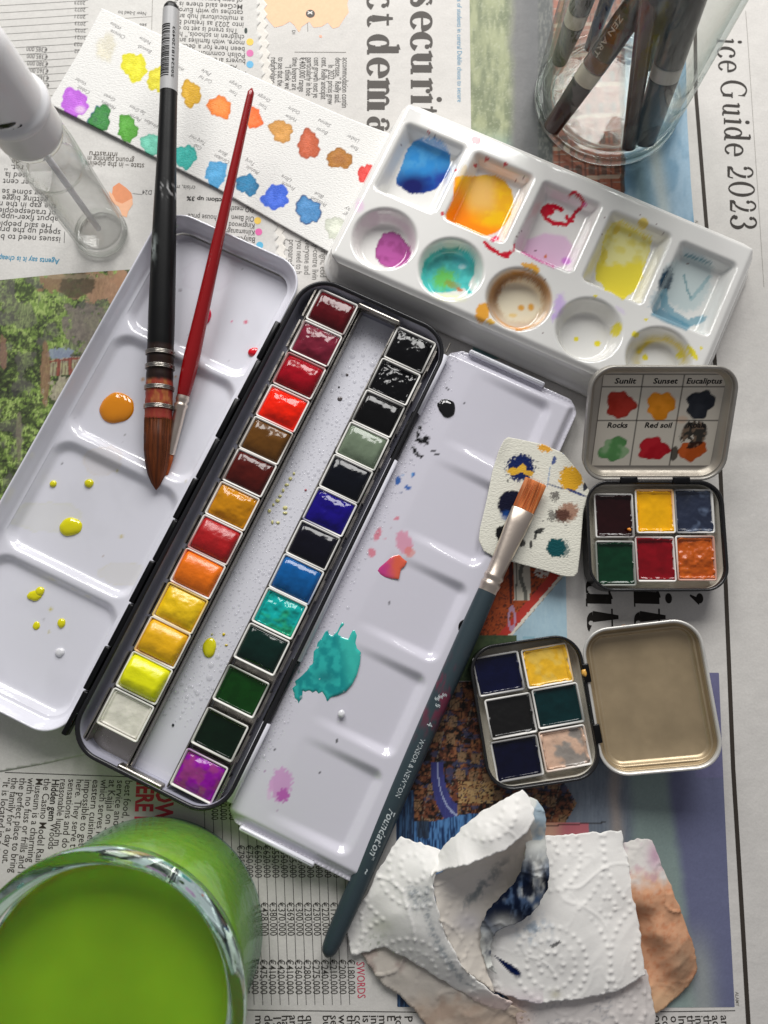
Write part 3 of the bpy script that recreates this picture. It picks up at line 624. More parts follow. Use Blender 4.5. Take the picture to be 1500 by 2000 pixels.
# lid (mixing palette on the left)
lw = [(-69.6, 89.8, 29.0, 25.5, 7), (-69.6, 35.6, 29.0, 23.5, 7), (-69.6, -18.2, 29.0, 24.0, 7), (-69.6, -72.0, 29.0, 24.0, 7)]
lcx, lcy, lhw, lhh = -70.2, 8.3, 34.7, 110.4
rings = []
for off, z in ((-1.6, 0.3), (-.9, .6), (-.5, 2), (0, 9.6), (.5, 10.3), (.55, 10.9), (.2, 11.3), (-.3, 11.2), (-.6, 10.7), (-1.0, 9.4), (-2.9, 5.6), (-3.3, 5.2), (-3.9, 4.9), (-4.8, 4.8)):
    p = rring(0, 0, 0, lhw, lhh, 13, off, z, 12); p[:, 0] += lcx; p[:, 1] += lcy; rings.append(TF.w(p))
Vw, Fw = loft(rings)
def lidz(x, y):
    u, v = TF.l(x, y); w_ = wells_field(u, v, lw, 4.2); n = 4.8-2.9*w_
    return n+.06*(fbm(u/30, v/30, 3, 2)-.5)
opoly = TF.w(np.c_[rrect(lhw-4.7, lhh-4.7, 8.3, 12, lcx, lcy), np.zeros(52)])
V2, F2, c2 = sheet(opoly, .8, lidz, 0)
def lidcol(V):
    px, py = Q(V[:, 0], V[:, 1], V[:, 2]); c = np.tile(WH, (len(V), 1))
    c = c*(1-.05*sst(.5, .8, fbm(px/60, py/90, 7, 4)))[:, None]
    rq = np.random.RandomState(2)
    for i in range(46): c = mix(c, S(120, 116, 116), np.clip(1.2-np.hypot(px-rq.uniform(0, 560), py-rq.uniform(450, 1400))/rq.uniform(.8, 1.8), 0, 1)*.7)
    for x0, y0, rx, ry, cc in ((250, 1120, 60, 22, S(214, 210, 190)), (400, 540, 50, 30, S(210, 206, 216)), (90, 1010, 70, 30, S(214, 214, 196)), (200, 900, 40, 30, S(216, 206, 196))): dd = np.hypot((px-x0)/rx, (py-y0)/ry)+.5*(fbm(px/20, py/20, 19, 3)-.5); c = mix(c, cc, sst(1.0, .9, dd)*.25+np.exp(-((dd-.95)/.05)**2)*.35)
    for x, y, r, cc, k in ((343, 736, 3, S(200, 150, 90), .8), (279, 741, 4, S(190, 140, 70), .9), (229, 920, 3, S(190, 180, 90), .8), (237, 1048, 4, S(200, 180, 80), .8), (201, 1087, 2, S(150, 120, 90), .6), (99, 1190, 4, S(200, 190, 60), .9), (96, 1234, 3, S(190, 180, 90), .8), (352, 567, 3, S(120, 110, 120), .8), (121, 905, 2.5, S(90, 90, 90), .8), (453, 628, 2.5, S(220, 90, 140), .9), (480, 629, 4, S(214, 40, 90), 1), (363, 940, 3, S(180, 170, 120), .5), (85, 1210, 3, S(150, 150, 150), .5)):
        c = mix(c, cc, np.clip(1.3-np.hypot(px-x, py-y)/r, 0, 1)*k)
    return c
V, F, c = join((Vw, Fw, lidcol(Vw)), (V2, F2, lidcol(V2)))
lid = mk('lid', V, F, M['enamel'], tin, c)
# body
bcx, bcy, bhw, bhh = .9, 7.9, 34.6, 110.0
rings = []; cols = []
for off, z, cc in ((-.8, 0, 0), (-.2, .3, 0), (0, 1, 0), (0, 11.2, 0), (.25, 11.8, 0), (.2, 12.3, 0), (-.3, 12.5, 0), (-1.1, 12.3, 0), (-1.5, 11.8, 0), (-1.6, 11.0, 1), (-1.7, 10, 1), (-1.7, 3, 1), (-2.3, 1.6, 1), (-3.6, 1.2, 1), (-5, 1.1, 1)):
    p = rring(0, 0, 0, bhw, bhh, 14, off, z, 12); p[:, 0] += bcx; p[:, 1] += bcy; rings.append(TF.w(p)); cols.append(np.tile(BKC if cc == 0 else S(170, 170, 184), (len(p), 1)))
Vb, Fb = loft(rings, cap0=True)
cb = np.concatenate(cols+[BKC[None]])
fp = TF.w(np.c_[rrect(bhw-4.9, bhh-4.9, 9, 10, bcx, bcy), np.zeros(44)])
V2, F2, _ = sheet(fp, 4, lambda x, y: 1.1+0*x, 0)
V, F, c = join((Vb, Fb, cb), (V2, F2, S(180, 180, 194)))
body = mk('tin_body', V, F, M['rimblack'], tin, c)
# black hinge leaves and white hinge tubes
for k in range(10):
    v0 = 92-19.1*k-19.1; v1 = v0+18.6; u0 = -35.6+(.55 if k % 2 else -.1)
    V, F = box(u0-1.3, u0+1.1, v0, v1, 8.5, 12.4, .5); mk('hinge_knuckle', TF.w(V), F, M['black'], tin)
def tubeL(name, v0, v1, u, r, m, z=10.6):
    V, F = tube(TF.w([[u, v0, z], [u, (v0+v1)/2, z], [u, v1, z]]), r, 14); return mk(name, V, F, m, tin)
m_tube = M['wtube'] = material('white_enamel_tube', WH, .2, coat=.4)
for v0, v1 in ((80.5, 108.8), (-33.5, 58), (-93.5, -60.5)): tubeL('hinge_tube', v0, v1, 35.4, 1.75, m_tube)
for v0, v1 in ((58.4, 80.2), (-60.2, -33.9)): tubeL('hinge_tube', v0, v1, 34.9, 1.6, M['black'])
tubeL('hinge_pin', -94, 115, 35.2, .45, M['steel'])
# steel tray: strip, rails, clips and end bars
tr = []
V, F = box(-8.4, 11.4, -100.6, 113.6, 1.15, 1.75); stripo = mk('mixing_strip', TF.w(V), F, M['strip'] if 'strip' in M else M['wtube'], tin, smooth=False)
for nm, u0, u1 in (('tray_floor', -26.8, -8.6), ('tray_floor', 11.6, 30.6)):
    V, F = box(u0, u1, -100, 113.8, 1.2, 2.0); mk(nm, TF.w(V), F, M['steel'], tin, smooth=False)
for u, t, b in ((-27.1, .5, -99.6), (-7.6, .55, -100.4), (-6.6, .45, -100.4), (10.6, .5, -99.8), (30.6, .45, -100)):
    V, F = box(u-t/2, u+t/2, b, 114.2, 1.6, 8.9 if u != -6.6 else 7.2); mk('tray_rail', TF.w(V), F, M['steel'], tin, smooth=False)
for (u0, u1, v0, v1) in ((-8.2, 12.0, 112.6, 114.6), (-10.4, 9.6, -101.2, -99.2)):
    V, F = box(u0, u1, v0, v1, 8.0, 12.3, .8); mk('end_bar', TF.w(V), F, M['steel'], tin)
R1 = [106.2, 90.3, 74.2, 58.2, 42.6, 27.2, 11.4, -4.2, -19.7, -35.3, -50.6, -66.2, -82.2]
R2 = [105.0, 89.2, 73.5, 57.8, 42.2, 26.7, 11.1, -4.4, -19.8, -35.8, -54.2, -72.8, -90.4]
for k, v in enumerate(R1):
    V, F = box(-28.3, -27.6, v-7.2+.6*math.sin(k*2), v+6.6, 2, 10.6+.4*math.sin(k*3)); mk('tray_clip', TF.w(V), F, M['steel'], tin, smooth=False)
V, F = box(-28.4, -27.7, -99.5, -89.9, 2, 10.2); mk('tray_clip', TF.w(V), F, M['steel'], tin, smooth=False)
for k, v in enumerate(R2):
    V, F = box(31.0, 31.5, v-5.5+1.2*math.sin(k), v+4.5, 2, 9.8+.4*math.sin(k*2)); mk('tray_clip', TF.w(V), F, M['steel'], tin, smooth=False)
# mixing flap on the right
fcx, fcy, fhw, fhh = 66.8, 7.4, 30.4, 108.4
def flapz(x, y):
    u, v = TF.l(x, y); z = 8.3+0*u; dep = 2.7*np.clip((u-50)/34, 0, 1)
    for a, b in ((75.5, 108.5), (33, 66), (-9.6, 22), (-51, -18.5), (-92, -59.6)):
        cu, cv, hw, hh = 62.5, (a+b)/2, 22.6, (b-a)/2
        qx = np.abs(u-cu)-hw+3; qy = np.abs(v-cv)-hh+3
        s = np.hypot(np.maximum(qx, 0), np.maximum(qy, 0))+np.minimum(np.maximum(qx, qy), 0)-3
        z = z-dep*sst(-2.2, 2.2, -s)
    e = np.minimum(np.minimum(97.1-u, 0*u+50), np.minimum(v+100.9, 115.7-v))
    z = z-2.6*sst(4.6, 1.2, e)+.9*sst(1.0, .1, e)
    return z+.1*(fbm(u/25, v/25, 2, 2)-.5)
fp = np.c_[rrect(fhw, fhh, 6.5, 9, fcx, fcy), np.zeros(40)]
V2, F2, c2 = sheet(TF.w(fp), .75, flapz, 2.6)
def flapcol(V):
    px, py = Q(V[:, 0], V[:, 1], V[:, 2]); c = np.tile(S(211, 209, 219), (len(V), 1)); n = fbm(px/3, py/3, 4, 3)
    def spot(x, y, rx, ry, ang, cc, k=1.0, irr=.5):
        nonlocal c
        a = math.radians(ang); dx = (px-x)*math.cos(a)+(py-y)*math.sin(a); dy = -(px-x)*math.sin(a)+(py-y)*math.cos(a)
        d = np.hypot(dx/rx, dy/ry)+irr*(n-.5)*2
        c = mix(c, cc, sst(1.08, .9, d)*k)
    bk = S(10, 10, 12)
    for x, y, rx, ry, an in ((825, 860, 14, 7, 20), (832, 856, 7, 5, 0), (816, 848, 6, 3, 60), (820, 837, 4, 4, 0), (811, 882, 10, 4, 60), (818, 890, 9, 2.5, 20), (845, 881, 5, 2, 10), (853, 887, 5, 1.4, 20), (872, 758, 5, 1.5, 40), (876, 762, 2, 1, 0), (888, 757, 1.5, 1, 0), (862, 763, 1.5, 1, 0), (907, 787, 1.6, 1.6, 0), (658, 1448, 3, 3, 0), (761, 1178, 2, 2, 0), (767, 1185, 1, 1, 0), (794, 1210, 1.2, 1.2, 0), (536, 1464, 2, 2, 0), (626, 1510, 2, 2, 0)): spot(x, y, rx, ry, an, bk, 1, .6)
    bl = S(24, 92, 172)
    for x, y, rx, ry, an in ((777, 939, 5, 9, 0), (796, 952, 8, 3.5, 15), (806, 927, 3.5, 5, 0)): spot(x, y, rx, ry, an, bl, .95, .25)
    spot(806, 927, 2.2, 3.5, 0, S(110, 170, 220), .8, .1); spot(785, 927, 4, 1, 20, S(110, 160, 210), .6); spot(783, 962, 2, 1, 0, S(30, 70, 120), .6)
    pk = S(214, 122, 140)
    for x, y, rx, ry, an in ((775, 1013, 6, 3, -20), (738, 1043, 6, 14, 22), (726, 1079, 8, 9, 0)): spot(x, y, rx, ry, an, pk, .9, .15)
    spot(790, 1060, 15, 24, -20, S(216, 130, 158), .75, .3); spot(800, 1078, 11, 10, 0, S(222, 120, 100), .6, .3); spot(752, 1053, 4, 1.5, 0, pk, .5); spot(764, 1030, 3, 2, 0, S(170, 150, 160), .5)
    spot(549, 1532, 21, 34, 8, S(206, 140, 200), .75, .35); spot(553, 1553, 12, 14, 30, S(180, 70, 170), .8, .5); spot(528, 1545, 5, 18, 10, S(220, 170, 216), .5, .6)
    spot(518, 1506, 2, 2, 0, S(150, 80, 150), .7); spot(543, 1583, 2, 3, 0, S(150, 100, 150), .5)
    spot(581, 1290, 6, 11, 0, S(26, 140, 136), .9, .3); spot(583, 1312, 3, 3, 0, S(26, 120, 120), .7); spot(604, 1262, 2, 3, 0, S(40, 90, 90), .6); spot(600, 1278, 2, 2, 0, S(40, 90, 90), .6)
    return c
flap = mk('mixing_flap', V2, F2, M['enamel'], tin, flapcol(V2))
for (u0, u1, v0, v1) in ((44, 79.5, 115.2, 117.4), (43.4, 76, -102.4, -100.2)):
    V, F = box(u0, u1, v0, v1, 6.2, 8.8, .8); mk('flap_lip', TF.w(V), F, M['wtube'], tin)
# black thumb notch on the flap's far edge
th = np.linspace(0, 2*np.pi, 24, endpoint=False); c0 = P(909, 1226, 8.0)
V, F = loft([np.stack([c0[0]+r*np.cos(th), c0[1]+r*1.15*np.sin(th), np.full(24, z)], -1) for r, z in ((3.4, 5.6), (3.4, 8.2), (2.6, 8.35))], cap1=True)
mk('thumb_notch', V, F, M['black'], tin)
# --- drops and puddles of paint lying on the tin
def drop(px, py, rx, ry, h, dome, c, seed=0, irr=.06, ang=0, par=tin, name='paint_drop', mat='drop'):
    V, F = blob(px, py, rx, ry, h, dome, seed, irr, ang); return mk(name, V, F, M[mat], par, np.tile(c, (len(V), 1)))
YL = S(222, 214, 12)
drop(228, 797, 35, 32, 1.95, 1.7, S(224, 138, 14), 3, .05, 35, par=lid)
drop(104, 945, 7, 7, 1.95, 1.0, YL, 4, .05, par=lid); drop(174, 944, 9, 9, 1.95, 1.3, YL, 5, .05, par=lid); drop(138, 1029, 23, 18, 1.95, 1.5, YL, 6, .06, par=lid)
drop(68, 1163, 14, 11, 1.95, 1.0, YL, 7, .12, par=lid); drop(78, 1155, 9, 9, 2.0, 1.2, YL, 8, .06, par=lid); drop(71, 1222, 7, 8, 1.95, .6, YL, 9, .05, par=lid); drop(120, 1217, 8, 9, 1.95, 1.0, YL, 10, .05, par=lid)
drop(117, 1274, 9, 9, 1.95, 1.2, S(225, 225, 228), 11, .06, par=lid); drop(496, 688, 12, 10, 1.95, 1.5, S(214, 14, 36), 12, .05, par=lid); drop(402, 618, 11, 19, 1.95, 1.2, S(206, 20, 60), 13, .05, -10, par=lid)
drop(409, 1265, 13, 19, 1.78, 1.2, YL, 14, .05, -10, par=stripo); drop(437, 1239, 3, 3, 1.78, .5, S(214, 190, 30), 15, par=stripo); drop(442, 1260, 3, 2, 1.78, .4, S(214, 190, 60), 16, par=stripo); drop(414, 1239, 2, 2, 1.78, .4, S(170, 170, 90), 17, par=stripo)
drop(338, 1416, 2.6, 2.6, 1.78, .5, S(20, 30, 36), 18, par=stripo); drop(664, 779, 5, 5, 1.78, .4, S(90, 84, 86), 19, .1, par=stripo); drop(678, 732, 3, 3, 1.78, .4, S(90, 84, 86), 20, par=stripo); drop(662, 756, 2, 2, 1.78, .4, S(30, 30, 30), 21, par=stripo); drop(597, 957, 2.4, 2.4, 1.78, .4, S(180, 90, 100), 22, par=stripo)
for i, (x, y) in enumerate(((574, 925), (567, 935), (560, 947), (553, 958), (547, 969), (542, 978), (534, 986), (526, 998), (557, 1002), (532, 1020), (543, 1021), (557, 992))):
    drop(x, y, 2.6+(i % 3), 3+(i % 2), 1.78, .5, S(212, 206, 140), 30+i, par=stripo)
drop(873, 797, 17, 19, 8.25, 1.5, S(8, 8, 10), 23, .08, par=flap); drop(862, 790, 8, 9, 8.25, .8, S(8, 8, 10), 24, .2, par=flap)
drop(667, 1394, 7, 7, 8.25, 1.2, S(225, 225, 228), 25, .05, par=flap)
def puddle(pts, h, th_, cf, par=tin, name='paint_puddle', step=.35, mat='drop', edge=1.0):
    poly = P(*np.array(pts, float).T, h)[:, :2]
    def zf(x, y):
        d, _, _ = poly_dist(x, y, poly); return h+th_*np.clip(d/edge, 0, 1)**.5
    V, F, c = sheet(poly, step, zf, 0, cf); return mk(name, V, F, M[mat], par, c)
tq = [(668, 1213), (674, 1219), (672, 1222), (666, 1228), (661, 1238), (668, 1243), (680, 1247), (684, 1238), (688, 1231), (693, 1229), (698, 1241), (695, 1256), (697, 1266), (705, 1274), (703, 1296), (697, 1318), (688, 1336), (676, 1350), (660, 1358), (646, 1362), (639, 1370), (635, 1360), (629, 1352), (622, 1356), (617, 1350), (610, 1354), (604, 1349), (596, 1352), (592, 1350), (591, 1364), (586, 1370), (583, 1378), (581, 1369), (575, 1364), (573, 1354), (570, 1344), (577, 1338), (575, 1330), (582, 1325), (590, 1318), (600, 1308), (604, 1300), (610, 1296), (611, 1284), (612, 1272), (617, 1266), (620, 1254), (628, 1246), (634, 1234), (641, 1228), (643, 1237), (650, 1241), (658, 1233), (663, 1222)]
def tqc(x, y, z):
    px, py = Q(x, y, z); n = fbm(px/14, py/14, 5, 4); c = mix(S(8, 140, 142), S(40, 176, 170), sst(.35, .65, n)); c = mix(c, S(60, 190, 176), sst(660, 690, px+ (1300-py)*.2)*.8)
    c = mix(c, S(6, 112, 118), np.exp(-((px-634)/20)**2-((py-1322)/12)**2)*.8); c = mix(c, S(200, 214, 220), (fbm(px/5, py/5, 41, 2) > .90)*1.); return c
puddle(tq, 8.15, .5, tqc, par=flap)
rs = [(770, 1085), (780, 1083), (786, 1090), (795, 1097), (790, 1106), (783, 1112), (781, 1121), (779, 1131), (765, 1130), (752, 1127), (742, 1122), (736, 1115), (740, 1108), (748, 1101), (756, 1095), (764, 1088)]
puddle(rs, 8.2, .28, lambda x, y, z: mix(S(190, 60, 128), S(220, 96, 70), sst(748, 776, Q(x, y, z)[0]+10*(fbm(x/2, y/2, 3)-.5))), par=flap)
# --- pans
def pan(name_c, fx, fy, ang, colr, label, group, w_=18.6, l_=15.55, top=10.2, base=2.0, bulge=1.8, style=0, seed=1, mat='paint', inner=None, dirty=None):
    f = Frame(fx, fy, ang); o = thing('paint_pan', fx, fy, base, label, 'paint pan', group)
    R = []
    for off, z in ((-1.4, base), (-.7, base+.3), (-.25, top-1.2), (0, top-.4), (-.05, top-.05), (-.3, top), (-.65, top-.1), (-.85, top-.5), (-1.2, top-3.5)):
        R.append(f.w(rring(0, 0, 0, w_/2, l_/2, 1.1, off, z, 4)))
    V, F = loft(R, cap0=True); rs_ = np.random.RandomState(seed)
    cc = np.tile(S(240, 238, 232), (len(V), 1))
    dq = .52 if dirty is None else .40; dr = sst(dq, dq+.14, fbm(V[:, 0]/2.2+seed, V[:, 1]/2.2, seed, 3))*(V[:, 2] > top-1.5)
    cc = mix(cc, colr, dr*(.75 if dirty is None else dirty))
    mk('pan_cup', V, F, M['plastic'], o, cc)
    hw, hl = w_/2-.74, l_/2-.74
    nx, ny = 46, 38; u = np.linspace(-hw, hw, nx); v = np.linspace(-hl, hl, ny); U, W = np.meshgrid(u, v, indexing='ij')
    nU, nW = U/hw, W/hl; so = seed*3.7
    n1 = fbm(U/4+so, W/4, seed, 3)-.5; n2 = fbm(U/1.3+so, W/1.3, seed+5, 3)-.5
    if style == 0:      # extruded: a barrel lying across the pan
        z = top-1.2+bulge*1.9*(np.sqrt(np.clip(1.03-np.abs(nW)**2, 0, 1))-.12)*(1-.25*np.clip(np.abs(nU)-.72, 0, 1)*3)+.45*n1+.05*n2+.35*rs_.uniform(-1, 1)*nU+.3*rs_.uniform(-1, 1)*nW*(1-nW**2)
        z -= .8*sst(.82, 1, np.abs(nU))
    elif style == 1:    # soft pillow
        z = top-1.0+bulge*(1-np.abs(nW)**3)*(1-np.abs(nU)**4)+1.0*n1+.05*n2+.4*rs_.uniform(-1, 1)*nU
    elif style == 2:    # filled flat with a meniscus
        z = top-1.3+bulge*.3*(1-nW**2)*(1-nU**2)+.5*n1+.35*(np.maximum(np.abs(nU), np.abs(nW))**6)
    else:               # stirred, lumpy
        z = top-1.6+bulge*(1-np.abs(nW)**3)*(1-np.abs(nU)**4)*.8+2.2*n1+.3*n2
    z = np.minimum(z, top+3)
    e = np.maximum(np.abs(nU), np.abs(nW)); ov = (0. if dirty is None else .8)*sst(.50, .72, fbm(U/2.6+so, W/2.6, seed+31, 3)); z = np.where(e > .985, top-1.6+(1.75*ov), np.where(e > .9, np.maximum(z, top+.12*ov-.5*(1-ov)), z))
    # rounded corners
    k = (1-.045*(np.abs(nU)*np.abs(nW))**6)*(1+.075*ov*e**8)
    Vp = f.w(np.stack([(U*k).ravel(), (W*k).ravel(), z.ravel()], -1)); idx = np.arange(nx*ny).reshape(nx, ny)
    Fp = [np.stack([idx[:-1, :-1], idx[1:, :-1], idx[1:, 1:], idx[:-1, 1:]], -1).reshape(-1, 4)]
    colr = np.minimum(colr*1.15, .9); c = np.tile(colr, (len(Vp), 1)); t = sst(.35, .7, fbm(U/3+so, W/3, seed+9, 4)).ravel()
    c = mix(c, colr*(.86 if colr.sum() > .5 else .7), t*.6)
    if inner is not None: c = mix(c, inner, sst(.5, .68, fbm(U/4.5+so, W/4.5, seed+19, 3)).ravel()*.8)
    mk('paint_block', Vp, Fp, M[mat], o, c)
    return o
def wpos(u, v): q = TF.w([[u, v, 0]])[0]; return q[0], q[1]
SC = 1.0
row1 = [('dark maroon', (82, 10, 18), 0, 1.6, 'paint'), ('dusky wine red', (112, 30, 48), 1, 2.2, 'paint'), ('deep crimson', (150, 8, 26), 0, 2.2, 'paint'), ('bright vermilion red', (232, 32, 8), 1, 2.6, 'paint'), ('olive brown', (92, 58, 18), 0, 1.4, 'paint'), ('dark red-brown', (74, 18, 12), 0, 1.5, 'paint'), ('golden ochre', (184, 122, 14), 1, 2.4, 'paint'), ('brick red', (166, 18, 22), 0, 2.0, 'paint_dry'), ('orange', (236, 112, 10), 0, 2.0, 'paint_dry'), ('warm yellow', (232, 188, 14), 1, 2.6, 'paint_dry'), ('golden yellow', (226, 172, 14), 0, 2.2, 'paint_dry'), ('bright lemon yellow', (224, 224, 8), 0, 2.6, 'paint_dry'), ('white', (214, 211, 198), 2, 1.0, 'paint_dry')]
ordn = ['first', 'second', 'third', 'fourth', 'fifth', 'sixth', 'seventh', 'eighth', 'ninth', 'tenth', 'eleventh', 'twelfth', 'last']
for k, (nm, cc, st, bu, mt) in enumerate(row1):
    x, y = wpos(-17.2, R1[k])
    pan(nm, x, y, TF.ang, S(*cc), '%s pan, %s from the top in the left row of the long tin' % (nm, ordn[k]), 'paint pans in the left row of the long tin', style=st, bulge=bu, seed=11+k, mat=mt)
row2 = [('glossy black', (7, 7, 9), 1, 2.0, 'paint', None), ('lumpy black', (8, 8, 10), 3, 2.2, 'paint', None), ('black', (8, 8, 9), 0, 1.6, 'paint', None), ('grey-green', (104, 118, 98), 0, 1.3, 'paint', None), ('chalky-edged blue-black', (6, 9, 18), 0, 1.2, 'paint', None), ('deep ultramarine violet', (22, 10, 112), 1, 2.2, 'paint', None), ('indigo black', (10, 10, 22), 0, 1.4, 'paint', None), ('cerulean blue', (12, 84, 146), 0, 1.6, 'paint', None), ('stirred turquoise', (14, 158, 152), 3, 1.8, 'paint', S(40, 170, 120)), ('dark pine green', (6, 34, 28), 0, 1.2, 'paint', None), ('leaf green', (10, 56, 12), 2, 1.2, 'paint', None), ('blackish green', (5, 26, 12), 2, 1.0, 'paint', None), ('bright purple', (134, 14, 150), 1, 2.0, 'paint', S(150, 60, 120))]
for k, (nm, cc, st, bu, mt, inn) in enumerate(row2):
    x, y = wpos(20.7-.4*k/12, R2[k])
    pan(nm, x, y, TF.ang, S(*cc), '%s pan, %s from the top in the right row of the long tin' % (nm, ordn[k]), 'paint pans in the right row of the long tin', style=st, bulge=bu, seed=41+k, mat=mt, inner=inn)
# --- water droplets: far too many to count
def droplets():
    rs_ = np.random.RandomState(5); acc = []; pl = []
    def ok(u, v, r):
        for a, b, c_ in pl[-900:]:
            if abs(a-u) < 2.6 and (a-u)**2+(b-v)**2 < ((c_+r)*1.25)**2: return False
        return True
    for i in range(2500):
        if i % 5 < 3: u = rs_.uniform(-5.4, 9.9); v = rs_.uniform(-78, 110); z = 1.75; dens = 1 if v > -70 else .4; big = .30+.45*sst(-20, -60, v)*(u < 6)+.28*sst(60, 95, v)
        else:
            v = rs_.uniform(-80, 112); u = 37.2+abs(rs_.normal(0, 2.4)); z = None; big = .26; dens = 1
            if u > 46.5 or (-60 < v < -46 and u > 45): continue
        r = rs_.uniform(.34, .55)+abs(rs_.normal(0, big*.6)) if rs_.rand() < .5 else rs_.uniform(.26, .42)
        r = min(r, 1.35)
        if rs_.rand() > dens or not ok(u, v, r): continue
        pl.append((u, v, r)); p = TF.w([[u, v, 0]])[0]; zz = z if z else 8.28
        if z is None and u < 38.6: zz = 8.25
        n = 8 if r < .5 else 12; th = np.linspace(0, 2*np.pi, n, endpoint=False)
        acc.append(loft([np.stack([p[0]+r*f*np.cos(th), p[1]+r*f*np.sin(th), np.full(n, zz+r*g)], -1) for f, g in ((1, -.05), (.93, .2), (.7, .42), (.35, .54))], cap1=True))
    V, F, c = join(*acc); o = mk('water_droplets', V, F, M['water'], None)
    tag(o, 'hundreds of clear water droplets scattered over the middle strip and flap of the long tin', 'water droplets', kind='stuff')
droplets()
# ------------------------------------------------------------------ porcelain palette
PF = Frame(66.3, 115.9, -25.0)
g0 = PF.w([[5, -5, 0]])[0]
pal = thing('porcelain_palette', g0[0], g0[1], 0, 'white porcelain mixing palette with five square and five round wells of wet colour', 'palette')
sq = [(-60.2, 10.2, 14.6, 17.6, 2.6), (-27.2, 10.2, 14.3, 17.6, 2.6), (5.2, 10.2, 14.0, 17.6, 2.6), (37.8, 9.6, 14.0, 17.8, 2.6), (69.2, 8.6, 13.2, 18.2, 2.6)]
cr = [(-60.4, -26.9), (-28.6, -27.4), (3.2, -27.7), (35.6, -27.7), (67.4, -27.4)]
pcx, pcy, phw, phh = 3.9, -3.6, 83.6, 41.2
def palz(x, y):
    u, v = PF.l(x, y); z = 17+0*u
    for cx, cy, hw, hh, r in sq:
        qx = np.abs(u-cx)-hw+r; qy = np.abs(v-cy)-hh+r
        s = np.hypot(np.maximum(qx, 0), np.maximum(qy, 0))+np.minimum(np.maximum(qx, qy), 0)-r
        z = z-(7.4-.030*(v-cy)*2)*sst(-.6, 4.4, -s)
    for cx, cy in cr:
        s = 14.3-np.hypot(u-cx, v-cy); z = z-8.2*sst(-.5, 4.2, s)
    e = np.minimum(phw-np.abs(u-pcx), phh-np.abs(v-pcy)); z = z-1.8*sst(3.0, 0, e)**1.5
    return z+.08*(fbm(u/22, v/22, 4, 2)-.5)
x, y, q, be = clip_grid(PF.w(np.c_[rrect(phw, phh, 6.5, 9, pcx, pcy), np.zeros(40)]), .62)
z = palz(x, y); Vt = np.stack([x, y, z], -1)
rings = []
for off, zz in ((0, 15.2), (.5, 13.9), (.8, 12), (2.2, 5.5), (3.0, 3.6), (3.8, 3.0), (4.4, 2.2), (4.3, .4), (3.6, 0)):
    p = rring(0, 0, 0, phw, phh, 6.5, off, zz, 9); p[:, 0] += pcx; p[:, 1] += pcy; rings.append(PF.w(p))
Vs_, Fs_ = loft(rings[::-1])
